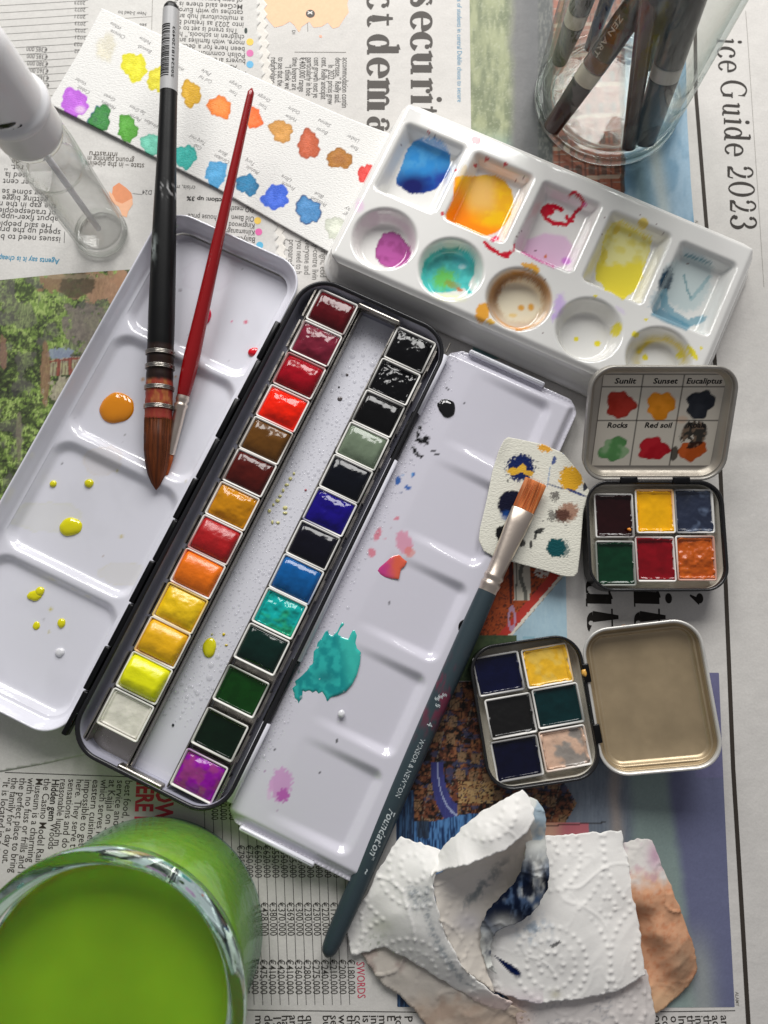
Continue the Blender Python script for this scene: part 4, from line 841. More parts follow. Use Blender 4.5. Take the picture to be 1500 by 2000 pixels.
def palcol(V):
    px, py = Q(V[:, 0], V[:, 1], V[:, 2]); n = fbm(px/4.5, py/4.5, 4, 4)-.5; n2 = fbm(px/14, py/14, 9, 3)-.5
    c = np.tile(S(228, 227, 223), (len(V), 1))
    def E(x, y, rx, ry, ang, cc, k=1.0, irr=.25, soft=.14):
        nonlocal c
        a = math.radians(ang); dx = (px-x)*math.cos(a)+(py-y)*math.sin(a); dy = -(px-x)*math.sin(a)+(py-y)*math.cos(a)
        d = np.hypot(dx/rx, dy/ry)+irr*n*2; c = mix(c, cc if not callable(cc) else cc(), sst(1+soft, 1-soft, d)*k)
    def G(pts, cc, k=1.0, soft=1.2, jit=3):
        nonlocal c; jit *= .55
        m = (px > min(p[0] for p in pts)-12) & (px < max(p[0] for p in pts)+12) & (py > min(p[1] for p in pts)-12) & (py < max(p[1] for p in pts)+12)
        d = np.full(px.shape, -99.); d[m] = poly_dist(px[m], py[m], np.array(pts, float))[0]
        t = sst(-soft, soft, d+jit*n*2)*k; cc = cc if not callable(cc) else cc(d); c = mix(c, cc, t)
    def st(pts, w_, cc, k=1.0, irr=.6):
        nonlocal c
        d = np.full(px.shape, 99.)
        for (x0, y0), (x1, y1) in zip(pts[:-1], pts[1:]):
            L = (x1-x0)**2+(y1-y0)**2; t = np.clip(((px-x0)*(x1-x0)+(py-y0)*(y1-y0))/L, 0, 1); d = np.minimum(d, np.hypot(px-x0-t*(x1-x0), py-y0-t*(y1-y0)))
        c = mix(c, cc, sst(1.2, .8, d/w_+irr*n*2)*k)
    # square well 1: blue
    G([(808, 277), (822, 270), (845, 268), (866, 278), (878, 298), (881, 325), (874, 342), (866, 352), (850, 370), (826, 378), (800, 378), (786, 368), (774, 360), (774, 348), (784, 325), (790, 305), (797, 290)],
      lambda d: mix(mix(mix(S(50, 140, 208), S(76, 158, 214), sst(-.2, .2, n2)), S(20, 70, 156), sst(318, 366, py+.2*(px-830)+40*n2)), S(16, 24, 92), np.clip(np.exp(-((px-806)/30)**2-((py-364)/22)**2)*1.3, 0, 1)), 1, 1.0, 2.5)
    G([(850, 342), (876, 332), (868, 352), (850, 366)], S(40, 44, 140), .6, 5)
    # square well 2: amber
    G([(888, 346), (903, 342), (918, 345), (940, 342), (965, 342), (985, 352), (1000, 372), (1003, 395), (998, 420), (985, 440), (968, 455), (950, 461), (938, 460), (905, 445), (872, 428), (870, 418), (884, 390)],
      lambda d: mix(mix(mix(S(246, 196, 16), S(240, 178, 30), sst(-.1, .25, n2)), S(252, 146, 12), np.clip(sst(930, 880, px+.5*(380-py))+sst(432, 455, py), 0, 1)), S(232, 186, 110), np.exp(-((px-940)/28)**4-((py-378)/34)**4)*.85), 1, 1.0, 1.5)
    E(905, 336, 6, 14, 20, S(220, 190, 120), .5)
    # square well 3: red strokes over pink wash
    G([(1030, 468), (1066, 455), (1105, 462), (1118, 480), (1112, 505), (1098, 521), (1080, 524), (1050, 510), (1020, 495)], S(226, 184, 218), .8, 4)
    E(1106, 510, 9, 7, 0, S(206, 110, 214), .8, .3, .4); st([(1020, 492), (1050, 508), (1082, 522)], 2.2, S(210, 80, 150), .8)
    R_ = S(200, 6, 42)
    st([(1113, 381), (1122, 376), (1133, 384), (1141, 396), (1133, 408), (1124, 414), (1119, 425), (1112, 432), (1106, 423)], 3.6, R_); st([(1096, 410), (1082, 402), (1068, 402), (1060, 412), (1066, 426), (1080, 436), (1105, 438)], 4.4, R_); E(1070, 412, 12, 10, 0, R_, 1, .3); st([(1118, 432), (1112, 434), (1104, 438)], 3, R_); E(1143, 399, 4, 4, 0, S(214, 60, 150), .8)
    E(1066, 501, 3, 4, 0, S(206, 110, 40), .9)
    # square well 4: lemon
    G([(1196, 436), (1215, 430), (1250, 455), (1273, 462), (1270, 490), (1258, 520), (1254, 545), (1238, 570), (1216, 586), (1198, 574), (1180, 566), (1176, 556), (1163, 545), (1163, 520), (1172, 500), (1178, 470), (1186, 450)],
      lambda d: mix(mix(S(234, 228, 150), S(226, 214, 96), sst(-.1, .2, n2)), S(236, 218, 14), np.clip(sst(508, 522, py+26*n2)+.7*sst(4, 0, d), 0, 1)), .93, 1, 4)
    E(1256, 436, 10, 11, 0, S(224, 196, 70), .9, .1); E(1205, 446, 5, 14, 20, S(226, 200, 60), .8, .5); E(1230, 459, 3, 3, 0, S(226, 200, 60), .8); E(1258, 465, 4, 4, 0, S(226, 200, 90), .8); E(1180, 500, 6, 14, 10, S(228, 206, 40), .8, .4)
    # square well 5: grey-blue wash
    G([(1340, 497), (1365, 502), (1392, 515), (1390, 545), (1385, 575), (1365, 600), (1340, 610), (1300, 590), (1290, 560), (1300, 520), (1320, 508)], S(176, 198, 200), .65, 8, 14)
    E(1300, 548, 12, 26, 15, S(20, 58, 78), 1, .3, .35); st([(1338, 498), (1360, 505), (1388, 514)], 2.6, S(70, 128, 142), .8); st([(1296, 570), (1298, 595), (1312, 612), (1345, 632), (1372, 622)], 7, S(104, 158, 176), .8, .5)
    G([(1272, 612), (1290, 600), (1310, 615), (1350, 636), (1340, 646), (1300, 630), (1272, 616)], S(88, 144, 166), .85, 3); st([(1336, 538), (1342, 565), (1350, 582)], 2.2, S(90, 140, 150), .7); st([(1372, 560), (1350, 585), (1385, 540)], 3, S(130, 170, 178), .6)
    E(1285, 588, 14, 20, 20, S(90, 146, 166), .5, .6, .5)
    # round wells
    G([(748, 456), (765, 452), (782, 458), (790, 470), (800, 482), (803, 498), (795, 514), (778, 522), (758, 523), (742, 516), (734, 505), (733, 490), (738, 472)], lambda d: mix(S(176, 70, 152), S(150, 44, 126), np.clip(sst(5, 0, d)+sst(0, .3, n2), 0, 1)), .95, 1.2, 4)
    G([(822, 540), (828, 510), (842, 496), (865, 484), (890, 482), (914, 492), (928, 512), (926, 535), (915, 556), (922, 572), (915, 574), (905, 562), (890, 568), (862, 572), (840, 570), (828, 558)], lambda d: mix(S(70, 204, 200), S(20, 160, 160), np.clip(sst(505, 485, py)+sst(-.1, .2, n2)*.6, 0, 1)), .95, 1.5, 3)
    E(868, 545, 22, 20, 0, S(110, 196, 60), .85, .5, .5); E(884, 556, 16, 7, 20, S(150, 140, 60), .7, .5, .4); E(898, 566, 6, 4, 20, S(196, 110, 60), .9, .4); E(903, 520, 7, 5, 0, S(214, 238, 236), .9, .3, .4); E(905, 505, 20, 16, 0, S(90, 206, 220), .6, .4, .4); E(878, 582, 30, 7, 5, S(232, 234, 190), .7, .3, .5)
    E(1014, 583, 58, 54, 0, S(240, 226, 176), .5, .1, .2)
    dd = np.hypot((px-1016)/57, (py-587)/55); up_ = sst(640, 540, py+14*n2)
    c = mix(c, S(176, 118, 22), sst(.68, .86, dd+.25*n)*sst(1.16, 1.02, dd)*(.25+.75*up_)*.95); c = mix(c, S(110, 62, 10), np.exp(-((dd-.86)/.10)**2)*up_*.8*(px < 1075))
    c = mix(c, S(224, 150, 20), np.exp(-((dd-1.0)/.04)**2)*sst(590, 640, py)*.9)
    E(942, 611, 13, 20, 15, S(232, 160, 14), .95, .25); E(958, 628, 9, 5, 10, S(240, 186, 30), .9, .4); E(1035, 520, 16, 6, 15, S(226, 160, 14), .9, .5); E(1046, 528, 8, 5, 30, S(232, 170, 20), .9, .4); E(1018, 601, 6, 6, 0, S(224, 160, 30), .9, .2, .4); E(1037, 600, 6, 7, 0, S(224, 160, 30), .9, .2, .4); E(1002, 616, 8, 4, 0, S(236, 200, 110), .7, .3, .4); E(1014, 644, 8, 2.5, 0, S(206, 130, 20), .9)
    E(1092, 594, 10, 20, 15, S(206, 176, 232), .85, .5, .5); E(1082, 618, 5, 10, 20, S(196, 160, 232), .7, .5, .5); E(1212, 606, 12, 4, 40, S(214, 196, 232), .5, .5, .5)
    Y2 = S(232, 216, 10)
    for x0, y0, rx, ry, an in ((1126, 662, 5, 5, 0), (1167, 671, 6, 6, 0), (1204, 644, 10, 14, 20), (1163, 578, 3.4, 3, 0), (1262, 624, 3.4, 3, 0), (1241, 653, 7, 6, 0), (1352, 688, 6, 17, -35), (1369, 680, 3, 3, 0), (1260, 698, 6, 6, 0), (1328, 694, 9, 7, 0)): E(x0, y0, rx, ry, an, Y2, .95, .2)
    dd = np.hypot((px-1290)/56, (py-705)/52); c = mix(c, S(206, 184, 20), np.exp(-((dd-.84)/.15)**2)*(.45+.5*sst(-.1, .2, n2))*(py < 712)); c = mix(c, S(232, 204, 20), np.exp(-((dd-.80)/.06)**2)*(py < 690)*.8)
    # red splashes
    E(930, 274, 10, 8, 20, R_, .95, .3)
    for x0, y0, r0 in ((951, 311, 4.5), (987, 321, 4.5), (928, 323, 4.5), (891, 332, 3.4), (864, 417, 4), (1046, 489, 2), (961, 326, 1.4), (1007, 353, 1.4), (1022, 347, 1.4), (837, 258, 3)): E(x0, y0, r0, r0*.9, 0, R_ if r0 > 2 else S(90, 50, 60), .9, .15)
    E(966, 467, 9, 5, -30, S(226, 60, 110), .95, .3); st([(948, 474), (960, 486), (976, 496), (990, 500), (996, 492)], 4, R_); E(985, 497, 9, 5, -10, R_, .9)
    E(1004, 484, 2.5, 9, 10, S(190, 20, 60), .9); E(703, 402, 8, 12, 0, S(232, 196, 226), .7, .3, .5)
    for x0, y0 in ((1014, 456), (1020, 452), (1010, 462), (1180, 424), (1175, 458), (1283, 437), (1297, 456), (1343, 515), (1065, 545), (1060, 650), (1250, 420), (850, 265), (783, 282), (1013, 486), (1450, 575), (1455, 552)): E(x0, y0, 1.6, 1.6, 0, S(100, 60, 60), .8)
    return c
V, F, c = join((Vt, [q], palcol(Vt)), (Vs_, Fs_, palcol(Vs_)))
mk('palette_slab', V, F, M['porcelain'], pal, c)
# ------------------------------------------------------------------ painted paper cards
def card(name, label, cat, pts, h, cf, step=.45, zf=None, thick=.45):
    poly = P(*np.array(pts, float).T, h)[:, :2]; z0 = zf or (lambda x, y: h+0*x)
    g = poly.mean(0); o = thing(name, g[0], g[1], h-.4, label, cat)
    V, F, c = sheet(poly, step, z0, thick, cf); mk('card_sheet', V, F, M['wpaper'], o, c); return o, z0
SW = [((207, 93), (22, 30), (206, 198, 168), 0), ((262, 130), (25, 27), (222, 214, 12), 0), ((309, 156), (19, 27), (214, 202, 24), 0), ((373, 183), (20, 24), (214, 164, 8), 1), ((429, 209), (22, 22), (242, 126, 32), 1), ((493, 230), (20, 20), (246, 106, 26), 1), ((549, 256), (22, 22), (206, 146, 64), 1), ((603, 283), (23, 26), (190, 84, 40), 1), ((663, 310), (23, 21), (174, 112, 22), 1), ((717, 342), (16, 22), (214, 48, 42), 0),
      ((145, 202), (28, 27), (186, 92, 214), 0), ((195, 233), (21, 28), (36, 130, 46), 1), ((249, 251), (20, 25), (74, 158, 34), 1), ((296, 282), (19, 23), (112, 206, 178), 1), ((362, 306), (20, 25), (38, 178, 166), 1), ((422, 340), (22, 25), (70, 158, 208), 0), ((483, 361), (21, 21), (10, 124, 172), 1), ((538, 385), (27, 23), (44, 96, 214), 0), ((602, 411), (24, 27), (58, 128, 184), 2), ((657, 446), (20, 25), (204, 208, 192), 1)]
def swc(x, y, z):
    px, py = Q(x, y, z); c = np.tile(S(227, 226, 222), (len(x), 1))*(1+.05*(fbm(px/2, py/2, 3, 3)-.5))[:, None]
    a = math.radians(25)
    for i, ((cx, cy), (rx, ry), cc, ed_) in enumerate(SW):
        m = (np.abs(px-cx) < 50) & (np.abs(py-cy) < 50); X = px[m]-cx; Y = py[m]-cy; th = np.arctan2(Y/ry, X/rx)
        R = np.random.RandomState(i+3).rand(8)*6.28
        ra = 1+.10*np.sin(2*th+R[0])+.08*np.sin(3*th+R[1])+.07*np.sin(5*th+R[2])+.05*np.sin(9*th+R[3])+.02*np.sin(14*th+R[4])+.12*(fbm(X/4+i, Y/4, i, 3)-.5)
        d = np.hypot(X/rx, Y/ry)/ra; col = S(*cc); n = fbm(X/11+i*3, Y/11, 5+i, 3)-.5; g = fbm(X/1.6, Y/1.6, 8, 2)-.5
        k = sst(1.05, .97, d)*(.94+.1*g) if i not in (0,) else sst(1.1, .6, d)*.55*(1+1.2*g)
        cm = np.tile(col, (m.sum(), 1)); cm = mix(cm, np.minimum(col*1.5+.06, 1), np.clip(.5+n*2.6, 0, 1)*.5*(sst(.9, .5, d))); cm = mix(cm, col*.6, sst(.82, 1.0, d)*.55*(ed_ > 0)+.12*np.clip(g*3, 0, 1))
        if ed_ == 2: cm = mix(cm, S(24, 50, 110), sst(.88, .97, d)*.8)
        if i == 11: cm = mix(cm, S(10, 70, 50), np.clip(n*4, 0, 1)*.6); cm = mix(cm, S(30, 90, 150), sst(.86, .98, d)*(X < 0)*.7)
        if i == 10: cm = mix(cm, S(232, 200, 232), sst(.9, .3, np.hypot((X-12)/16, (Y-12)/12))*.8)
        if i == 16: cm = mix(cm, S(6, 88, 130), np.clip(n*5, 0, 1)*.6)
        if i == 8: cm = mix(cm, S(136, 74, 10), sst(.9, .2, d)*.5)
        t = c[m]; c[m] = t*(1-k[:, None])+cm*k[:, None]
    return c
ctop = lambda x, y: 1.1+2.2*sst(-20, 10, x)+.25*np.sin(x/30)
swo, swz = card('swatch_card', 'long rough white card of twenty hand-labelled colour swatches crossed by two brushes', 'swatch card', [(199, 17), (765, 268), (770, 285), (680, 512), (640, 490), (420, 365), (98, 204), (98, 196), (150, 110)], 1.1, swc, .42, ctop)
hw = [('Chinese', 247, 72, 36), ('White', 240, 54, 28), ('Yellow', 298, 83, 30), ('Bismuth', 298, 100, 32), ('Winsor Yell', 362, 134, 42), ('Cad Yel', 416, 158, 30), ('Pale', 414, 143, 22), ('Trans', 466, 182, 20), ('Orange', 474, 168, 30), ('Trans', 524, 208, 20), ('Orange', 530, 194, 30), ('Yellow', 582, 233, 28), ('Ochre', 588, 218, 28), ('Burnt', 642, 258, 26), ('Sienna', 648, 243, 30), ('Raw', 702, 290, 18), ('Umber', 704, 274, 30),
      ('Cobalt', 178, 180, 30), ('Violet', 172, 163, 28), ('Hookers', 228, 210, 34), ('Green', 228, 194, 28), ('Perm', 278, 233, 26), ('Sap Green', 286, 220, 38), ('Viridian', 312, 246, 34), ('Cob', 396, 288, 18), ('Turq mid', 404, 278, 38), ('Cerulean', 450, 315, 36), ('Blue', 446, 300, 20), ('Phthalo', 508, 335, 30), ('Turq', 500, 318, 22), ('French', 578, 366, 30), ('Ultra', 572, 350, 24), ('Prussian', 640, 398, 36), ('Blue', 634, 382, 20), ('ay', 686, 408, 12), ('gr', 680, 417, 10)]
acc = [put_text(s, x, y, 151.5, 13, L_, 1.1, ctop, .06, S(120, 118, 118), -.012, .25) for s, x, y, L_ in hw]
V, F, c = join(*acc); mk('handwriting', V, F, M['ink'], swo, c, smooth=False)['kind'] = 'stuff'
# small scrap card
def scc(x, y, z):
    px, py = Q(x, y, z); c = np.tile(S(226, 224, 210), (len(x), 1)); n = fbm(px/3.2, py/3.2, 4, 4)-.5; g = fbm(px/1.3, py/1.3, 5, 2)-.5
    def E(x0, y0, rx, ry, an, cc, k=1, irr=.35, soft=.08, dry=0):
        nonlocal c
        a = math.radians(an); dx = (px-x0)*math.cos(a)+(py-y0)*math.sin(a); dy = -(px-x0)*math.sin(a)+(py-y0)*math.cos(a); d = np.hypot(dx/rx, dy/ry)+irr*n*2+dry*g*2
        c = mix(c, cc, sst(1+soft, 1-soft, d)*k)
    nv = S(16, 34, 88); bk = S(12, 12, 16)
    E(1017, 914, 27, 26, 0, nv, 1, .35, .1, .15); E(1003, 921, 13, 7, 0, S(226, 176, 50), .95, .4); E(1020, 915, 9, 8, 0, S(228, 180, 60), .95, .4); E(1032, 924, 10, 5, 10, S(220, 170, 50), .9, .5)
    E(1064, 876, 13, 7, 15, S(228, 160, 20), .95, .6, .1); E(1115, 935, 23, 23, 0, S(224, 166, 14), .97, .35, .08, .12)
    E(1108, 886, 16, 2.5, 22, S(30, 80, 150), .9, .5); E(1082, 899, 4, 8, 10, S(20, 60, 130), .9, .5); E(1072, 930, 1.5, 24, 8, S(120, 150, 190), .6, .4); E(1085, 950, 20, 1.5, 18, S(50, 70, 110), .8, .3); E(1125, 962, 20, 2.6, 22, S(16, 46, 110), .95, .3); E(1144, 950, 5, 9, 20, S(16, 24, 46), .95, .3)
    E(1000, 984, 28, 26, -30, S(12, 14, 40), 1, .15); E(993, 1008, 14, 10, 20, S(20, 70, 140), .8, .3, .4); E(984, 1042, 17, 16, 0, bk, 1, .3)
    E(1083, 968, 10, 9, 0, S(70, 64, 62), .8, .6, .1, .6); E(1108, 1001, 22, 17, -25, S(158, 112, 88), .9, .4, .2, .15); E(1098, 1008, 14, 13, 0, S(76, 44, 36), .9, .6, .3, .2); E(1078, 1008, 8, 11, 0, S(60, 56, 54), .7, .6, .1, .7)
    E(1053, 1037, 9, 5, -20, S(24, 26, 28), .95, .6, .1, .3); E(1046, 1046, 3, 8, 20, S(24, 26, 28), .9, .5); E(1037, 1064, 3, 8, 5, bk, .9, .4); E(1020, 1060, 6, 8, 0, bk, .9, .4); E(992, 939, 2, 3, 0, bk, .8)
    E(1086, 1070, 18, 19, 0, S(12, 76, 80), 1, .25, .06, .1); E(1102, 1072, 9, 16, 0, S(14, 76, 80), .7, .5, .1, .8)
    for x0, y0 in ((1050, 902), (1046, 912), (1051, 914), (1102, 916), (1060, 1018), (1105, 1026)): E(x0, y0, 2.5, 1.2, 0, S(50, 50, 60), .7, .3)
    return c
scz = lambda x, y: 9.2+2.2*sst(55, 46, x)*sst(18, 34, y)+1.2*sst(82, 88, x)-1.0*sst(-15, -34, y)
sco, _ = card('scrap_card', 'small curled scrap of watercolour paper with paint tests under the flat brush', 'test card', [(992, 854), (1010, 857), (1062, 868), (1100, 885), (1134, 925), (1150, 960), (1139, 1000), (1133, 1080), (1129, 1118), (1122, 1126), (1100, 1125), (1075, 1117), (1000, 1097), (965, 1088), (945, 1076), (935, 1055), (938, 1030), (950, 980), (962, 920), (974, 880), (984, 860)], 9.2, scc, .4, scz)
# ------------------------------------------------------------------ small pocket tins
def tin_half(hw, hh, r, depth, colr, colin, wall=.5):
    """rounded tray opening upwards, rim at z=0"""
    R = []; cc = []
    for off, z, k in ((-1.6, -depth, 0), (-.5, -depth+.5, 0), (0, -depth+1.8, 0), (0, -1.3, 0), (.35, -.9, 0), (.4, -.3, 0), (.1, 0, 0), (-.4, -.05, 0), (-.8, -.5, 0), (-.95, -1.4, 0), (-.95, -2.4, 0), (-.95, -2.6, 1), (-.95, -depth+5.0, 1), (-1.3, -depth+3.9, 1), (-1.9, -depth+3.3, 1), (-2.6, -depth+3.0, 1) if depth > 9 else (-2.6, -depth+1.6, 1), (-3.6, -depth+2.9, 1) if depth > 9 else (-3.6, -depth+1.2, 1), (-hw*.5, -depth+(2.8 if depth > 9 else 1.1), 1)):
        R.append(np.asarray(rring(0, 0, 0, hw, hh, r, off, z, 12))); cc.append(np.tile(colr if k == 0 else colin, (52, 1)))
    V, F = loft(R, cap0=True, cap1=True)
    return V, F, np.concatenate(cc+[colr[None], colin[None]])
def place(V, cx, cy, z, ang, hinge=None, tilt=0):
    """hinge: (axis 'x' or 'y', local coordinate of the hinge line); tilt raises the far side"""
    V = np.array(V, float)
    if hinge:
        a = math.radians(tilt); ax, h0 = hinge; i = 1 if ax == 'x' else 0
        d = V[:, i]-h0; zz = V[:, 2].copy(); V[:, i] = h0+d*math.cos(a)-zz*math.sin(a)*1; V[:, 2] = d*math.sin(a)+zz*math.cos(a)
    f = Frame(cx, cy, ang); V = f.w(V); V[:, 2] += z; return V
def small_pan(cx, cy, ang, w_, l_, colr, label, group, seed, mat, style=2, inner=None, top=9.6, bulge=1.0): return pan('', cx, cy, ang, colr, label, group, w_+.6, l_+.75, top, 2.2, bulge, style, seed, mat, inner, .7)
BL_ = np.array([.014, .014, .015]); CR = S(222, 218, 206)
# tin A (upper)
ax_, ay_ = 112.4, -11.6
ta = thing('pocket_tin', ax_, ay_, 0, 'small black pocket tin with a printed colour chart in its raised lid', 'pocket tin')
V, F, c = tin_half(28.2, 22.6, 9.5, 12.4, BL_, CR); mk('tin_body', place(V, ax_, ay_, 12.4, 0), F, M['rimblack'], ta, c)
LT = 29
def LA(V): return place(V, ax_-.6, 34.9, 12.6, 0, ('x', -23.4), LT)
V, F, c = tin_half(29.3, 23.4, 9.5, 6.4, S(170, 166, 158), S(186, 178, 164))
lidA = mk('lid', LA(V), F, M['tinlid'], ta, c)
V, F = box(-24.6, 24.6, -18.4, 19.6, -5.25, -5.0)
for k in range(2): pass
fl = -4.9
nx, ny = 100, 80; uu = np.linspace(-24.6, 25.0, nx); vv = np.linspace(-18.6, 19.4, ny); U, W_ = np.meshgrid(uu, vv, indexing='ij')
U = U+.035*(W_+18); idx = np.arange(nx*ny).reshape(nx, ny)
def chart(U, W_):
    x = U-.035*(W_+18); y = W_; c = np.tile(S(222, 214, 198), (x.size, 1)).reshape(*x.shape, 3); n = fbm(x/1.2, y/1.2, 4, 4)-.5; n2 = fbm(x/4, y/4, 6, 3)-.5
    for (cx, cy, rx, ry), cc, s in zip([(-16.2, 7.2, 5.8, 5.4), (.4, 6.9, 5.9, 5.3), (16.4, 7.4, 5.8, 5.5), (-16.2, -11.6, 6.2, 4.8), (.2, -11.4, 6.1, 4.9), (16.4, -12.2, 5.6, 4.2)], [S(168, 42, 26), S(236, 146, 24), S(38, 42, 50), S(92, 148, 86), S(182, 14, 32), S(190, 84, 22)], range(6)):
        X = x-cx; Y = y-cy; th = np.arctan2(Y/ry, X/rx); R = np.random.RandomState(s+50).rand(5)*6.28
        d = np.hypot(X/rx, Y/ry)/(1+.07*np.sin(2*th+R[0])+.09*np.sin(3*th+R[1])+.07*np.sin(5*th+R[2])+.05*np.sin(8*th+R[3])); cm = np.tile(cc, (*x.shape, 1)); cm = mix(cm, cc*1.5+.02, np.clip(.5+n2*3, 0, 1)*.45); cm = mix(cm, cc*.7, sst(.8, 1, d)*.4)
        if s == 3: cm = mix(cm, S(160, 190, 146), sst(0, .2, n2+.02*X)*.8)
        c = mix(c, cm, sst(1.06, .97, d+.08*n))
    d = np.hypot((x-15.8)/5.6, (y+5.2)/6.2); c = mix(c, mix(S(26, 20, 16), S(120, 96, 76), sst(.03, .12, n)), sst(1.05, .9, d+.3*n)*(n2 < .16)*.95)
    d = np.hypot((x-9.2)/1.6, (y+13.4)/3.2); c = mix(c, S(58, 50, 38), sst(1.1, .9, d+.2*n)*.9); c = mix(c, S(226, 190, 160), sst(1.1, .5, np.hypot((x-10)/3, (y-1)/2))*.6)
    lw_ = .16
    for a in (-8.6, 8.0): c = mix(c, S(40, 36, 34), (np.abs(x-a) < lw_)*.85)
    for b in (14.6, .6, -3.4): c = mix(c, S(40, 36, 34), (np.abs(y-b) < lw_)*.85)
    return c
Vc = np.stack([U.ravel(), W_.ravel(), np.full(U.size, fl)], -1)
mk('colour_chart', LA(Vc), [np.stack([idx[:-1, :-1], idx[1:, :-1], idx[1:, 1:], idx[:-1, 1:]], -1).reshape(-1, 4)], M['ink'], lidA, chart(U, W_).reshape(-1, 3))
def lid_text(s, x, y, w_):
    V, F = text2d(s, .025); k = w_/(V[:, 0].max()-V[:, 0].min()); W2 = np.stack([x+(V[:, 0]+.12*V[:, 1])*k-w_/2, y+V[:, 1]*3.1, np.full(len(V), fl+.07)], -1); W2[:, 0] += .035*(W2[:, 1]+18)
    return LA(W2), F, S(34, 30, 28)
V, F, c = join(*[lid_text(*a) for a in (('Sunlit', -15.6, 15.9, 8.6), ('Sunset', .6, 15.9, 9.8), ('Eucaliptus', 16.2, 15.9, 14.2), ('Rocks', -16.4, -2.3, 8.2), ('Red soil', .4, -2.3, 11), ('Koala', 16.4, -2.3, 7.6))])
mk('chart_lettering', V, F, M['ink'], lidA, c, smooth=False)['kind'] = 'stuff'
for x0 in (-14.2, 7.6):
    V, F = box(x0, x0+7.2, -1.2, 1.6, -1.6, .9, .4); V = V+np.array([ax_, 11.2, 12.4]); mk('hinge', V, F, M['black'], ta)
ga = 'paint pans in the small tin with the colour chart'
for nm, px, py, cc, mt, inn, st in (('very dark maroon', 1200, 1007, (34, 8, 10), 'paint', None, 2), ('amber yellow', 1280, 998, (240, 168, 14), 'paint', None, 2), ('chalky slate-blue', 1357, 998, (34, 42, 62), 'paint_dry', S(90, 104, 128), 2), ('deep green', 1203, 1100, (8, 48, 28), 'paint', None, 2), ('crimson', 1281, 1092, (120, 8, 20), 'paint', None, 2), ('burnt orange', 1360, 1090, (176, 80, 14), 'paint_dry', S(200, 100, 20), 3)):
    p = P(px, py, 9.6); rown = 'upper' if py < 1050 else 'lower'; pos = {0: 'left', 1: 'middle', 2: 'right'}[0 if px < 1240 else (1 if px < 1320 else 2)]
    small_pan(p[0], p[1], 90, 18.2, 15.6, S(*cc), '%s pan at the %s %s of the tin with the colour chart' % (nm, rown, pos), ga, int(px), mt, st, inn)
V, F = blob(1229, 1034, 4, 3, 10.0, .6, 3, .2); tag(mk('paint_crumb', V, F, M['paint_dry'], None, np.tile(S(230, 140, 30), (len(V), 1))), 'tiny orange crumb of paint on the very dark maroon pan', 'paint crumb')
# tin B (lower)
bx_, by_, bang = 59.9, -82.3, 8.2
tb = thing('pocket_tin', bx_, by_, 0, 'small black pocket tin with a bare golden metal lid folded open to the right', 'pocket tin')
V, F, c = tin_half(22.4, 28.0, 10.5, 12.4, BL_, CR); mk('tin_body', place(V, bx_, by_, 12.4, bang), F, M['rimblack'], tb, c)
V, F, c = tin_half(22.8, 28.4, 10.5, 6.6, S(222, 220, 214), S(172, 153, 122))
fb = Frame(bx_, by_, bang); hb = fb.w([[22.9, 0, 0]])[0]
def LB(V): 
    V = np.array(V, float); V[:, 0] += 22.8; return place(V, hb[0], hb[1], 12.3, bang-1.2, ('y', 0), 11)
lidB = mk('lid', LB(V), F, M['tinlid'], tb, c)
# step pressed round the lid floor
Rr = [rring(0, 0, 0, 22.8, 28.4, 9, o_, z_, 12) for o_, z_ in ((-1.5, -4.4), (-2.0, -3.5), (-2.6, -3.3), (-3.1, -4.0), (-3.5, -5.0), (-4.4, -5.35))]
V, F = loft(Rr); mk('lid_bead', LB(V), F, M['tinlid'], lidB, np.tile(S(176, 158, 128), (len(V), 1)))
V, F = blob(1213, 1229, 9, 5, 0, .35, 5, .4, 40); p0 = P(1213, 1229, 10); V = V-V.mean(0); V = V+np.array([p0[0], p0[1], 10.1]); 
mk('paint_stain', V, F, M['paint'], lidB, np.tile(S(150, 98, 36), (len(V), 1)))
for v0 in (-15.5, 8.2):
    V, F = box(21.6, 24.4, v0, v0+7.4, 10.6, 13.0, .4); mk('hinge', fb.w(V), F, M['black'], tb)
gb = 'paint pans in the small tin with the golden lid'
for nm, u, v, cc, mt, inn, st in (('navy blue', -11.4, 16.4, (8, 12, 44), 'paint', None, 2), ('pale yellow', 8.6, 16.8, (232, 178, 40), 'paint_dry', S(238, 200, 90), 2), ('matt black', -9.3, -.6, (12, 11, 10), 'paint_dry', None, 2), ('dark teal', 10.1, .6, (6, 40, 42), 'paint', None, 2), ('glossy midnight blue', -9.6, -17.2, (7, 9, 34), 'paint', None, 2), ('beige pink', 10.0, -16.0, (206, 172, 148), 'paint_dry', S(128, 132, 130), 2)):
    p = fb.w([[u, v, 0]])[0]; rown = 'top' if v > 10 else ('middle' if v > -5 else 'bottom')
    small_pan(p[0], p[1], bang+1.5, 18.4, 15.2, S(*cc), '%s pan in the %s row of the golden-lidded small tin' % (nm, rown), gb, int(90+u*2+v), mt, st, inn)
V, F = blob(1141, 1314, 5, 7, 12.6, 1.0, 3, .15); tag(mk('paint_crumb', V, F, M['paint_dry'], None, np.tile(S(226, 172, 80), (len(V), 1))), 'little yellow crumb of paint on the hinge edge of the golden-lidded tin', 'paint crumb')
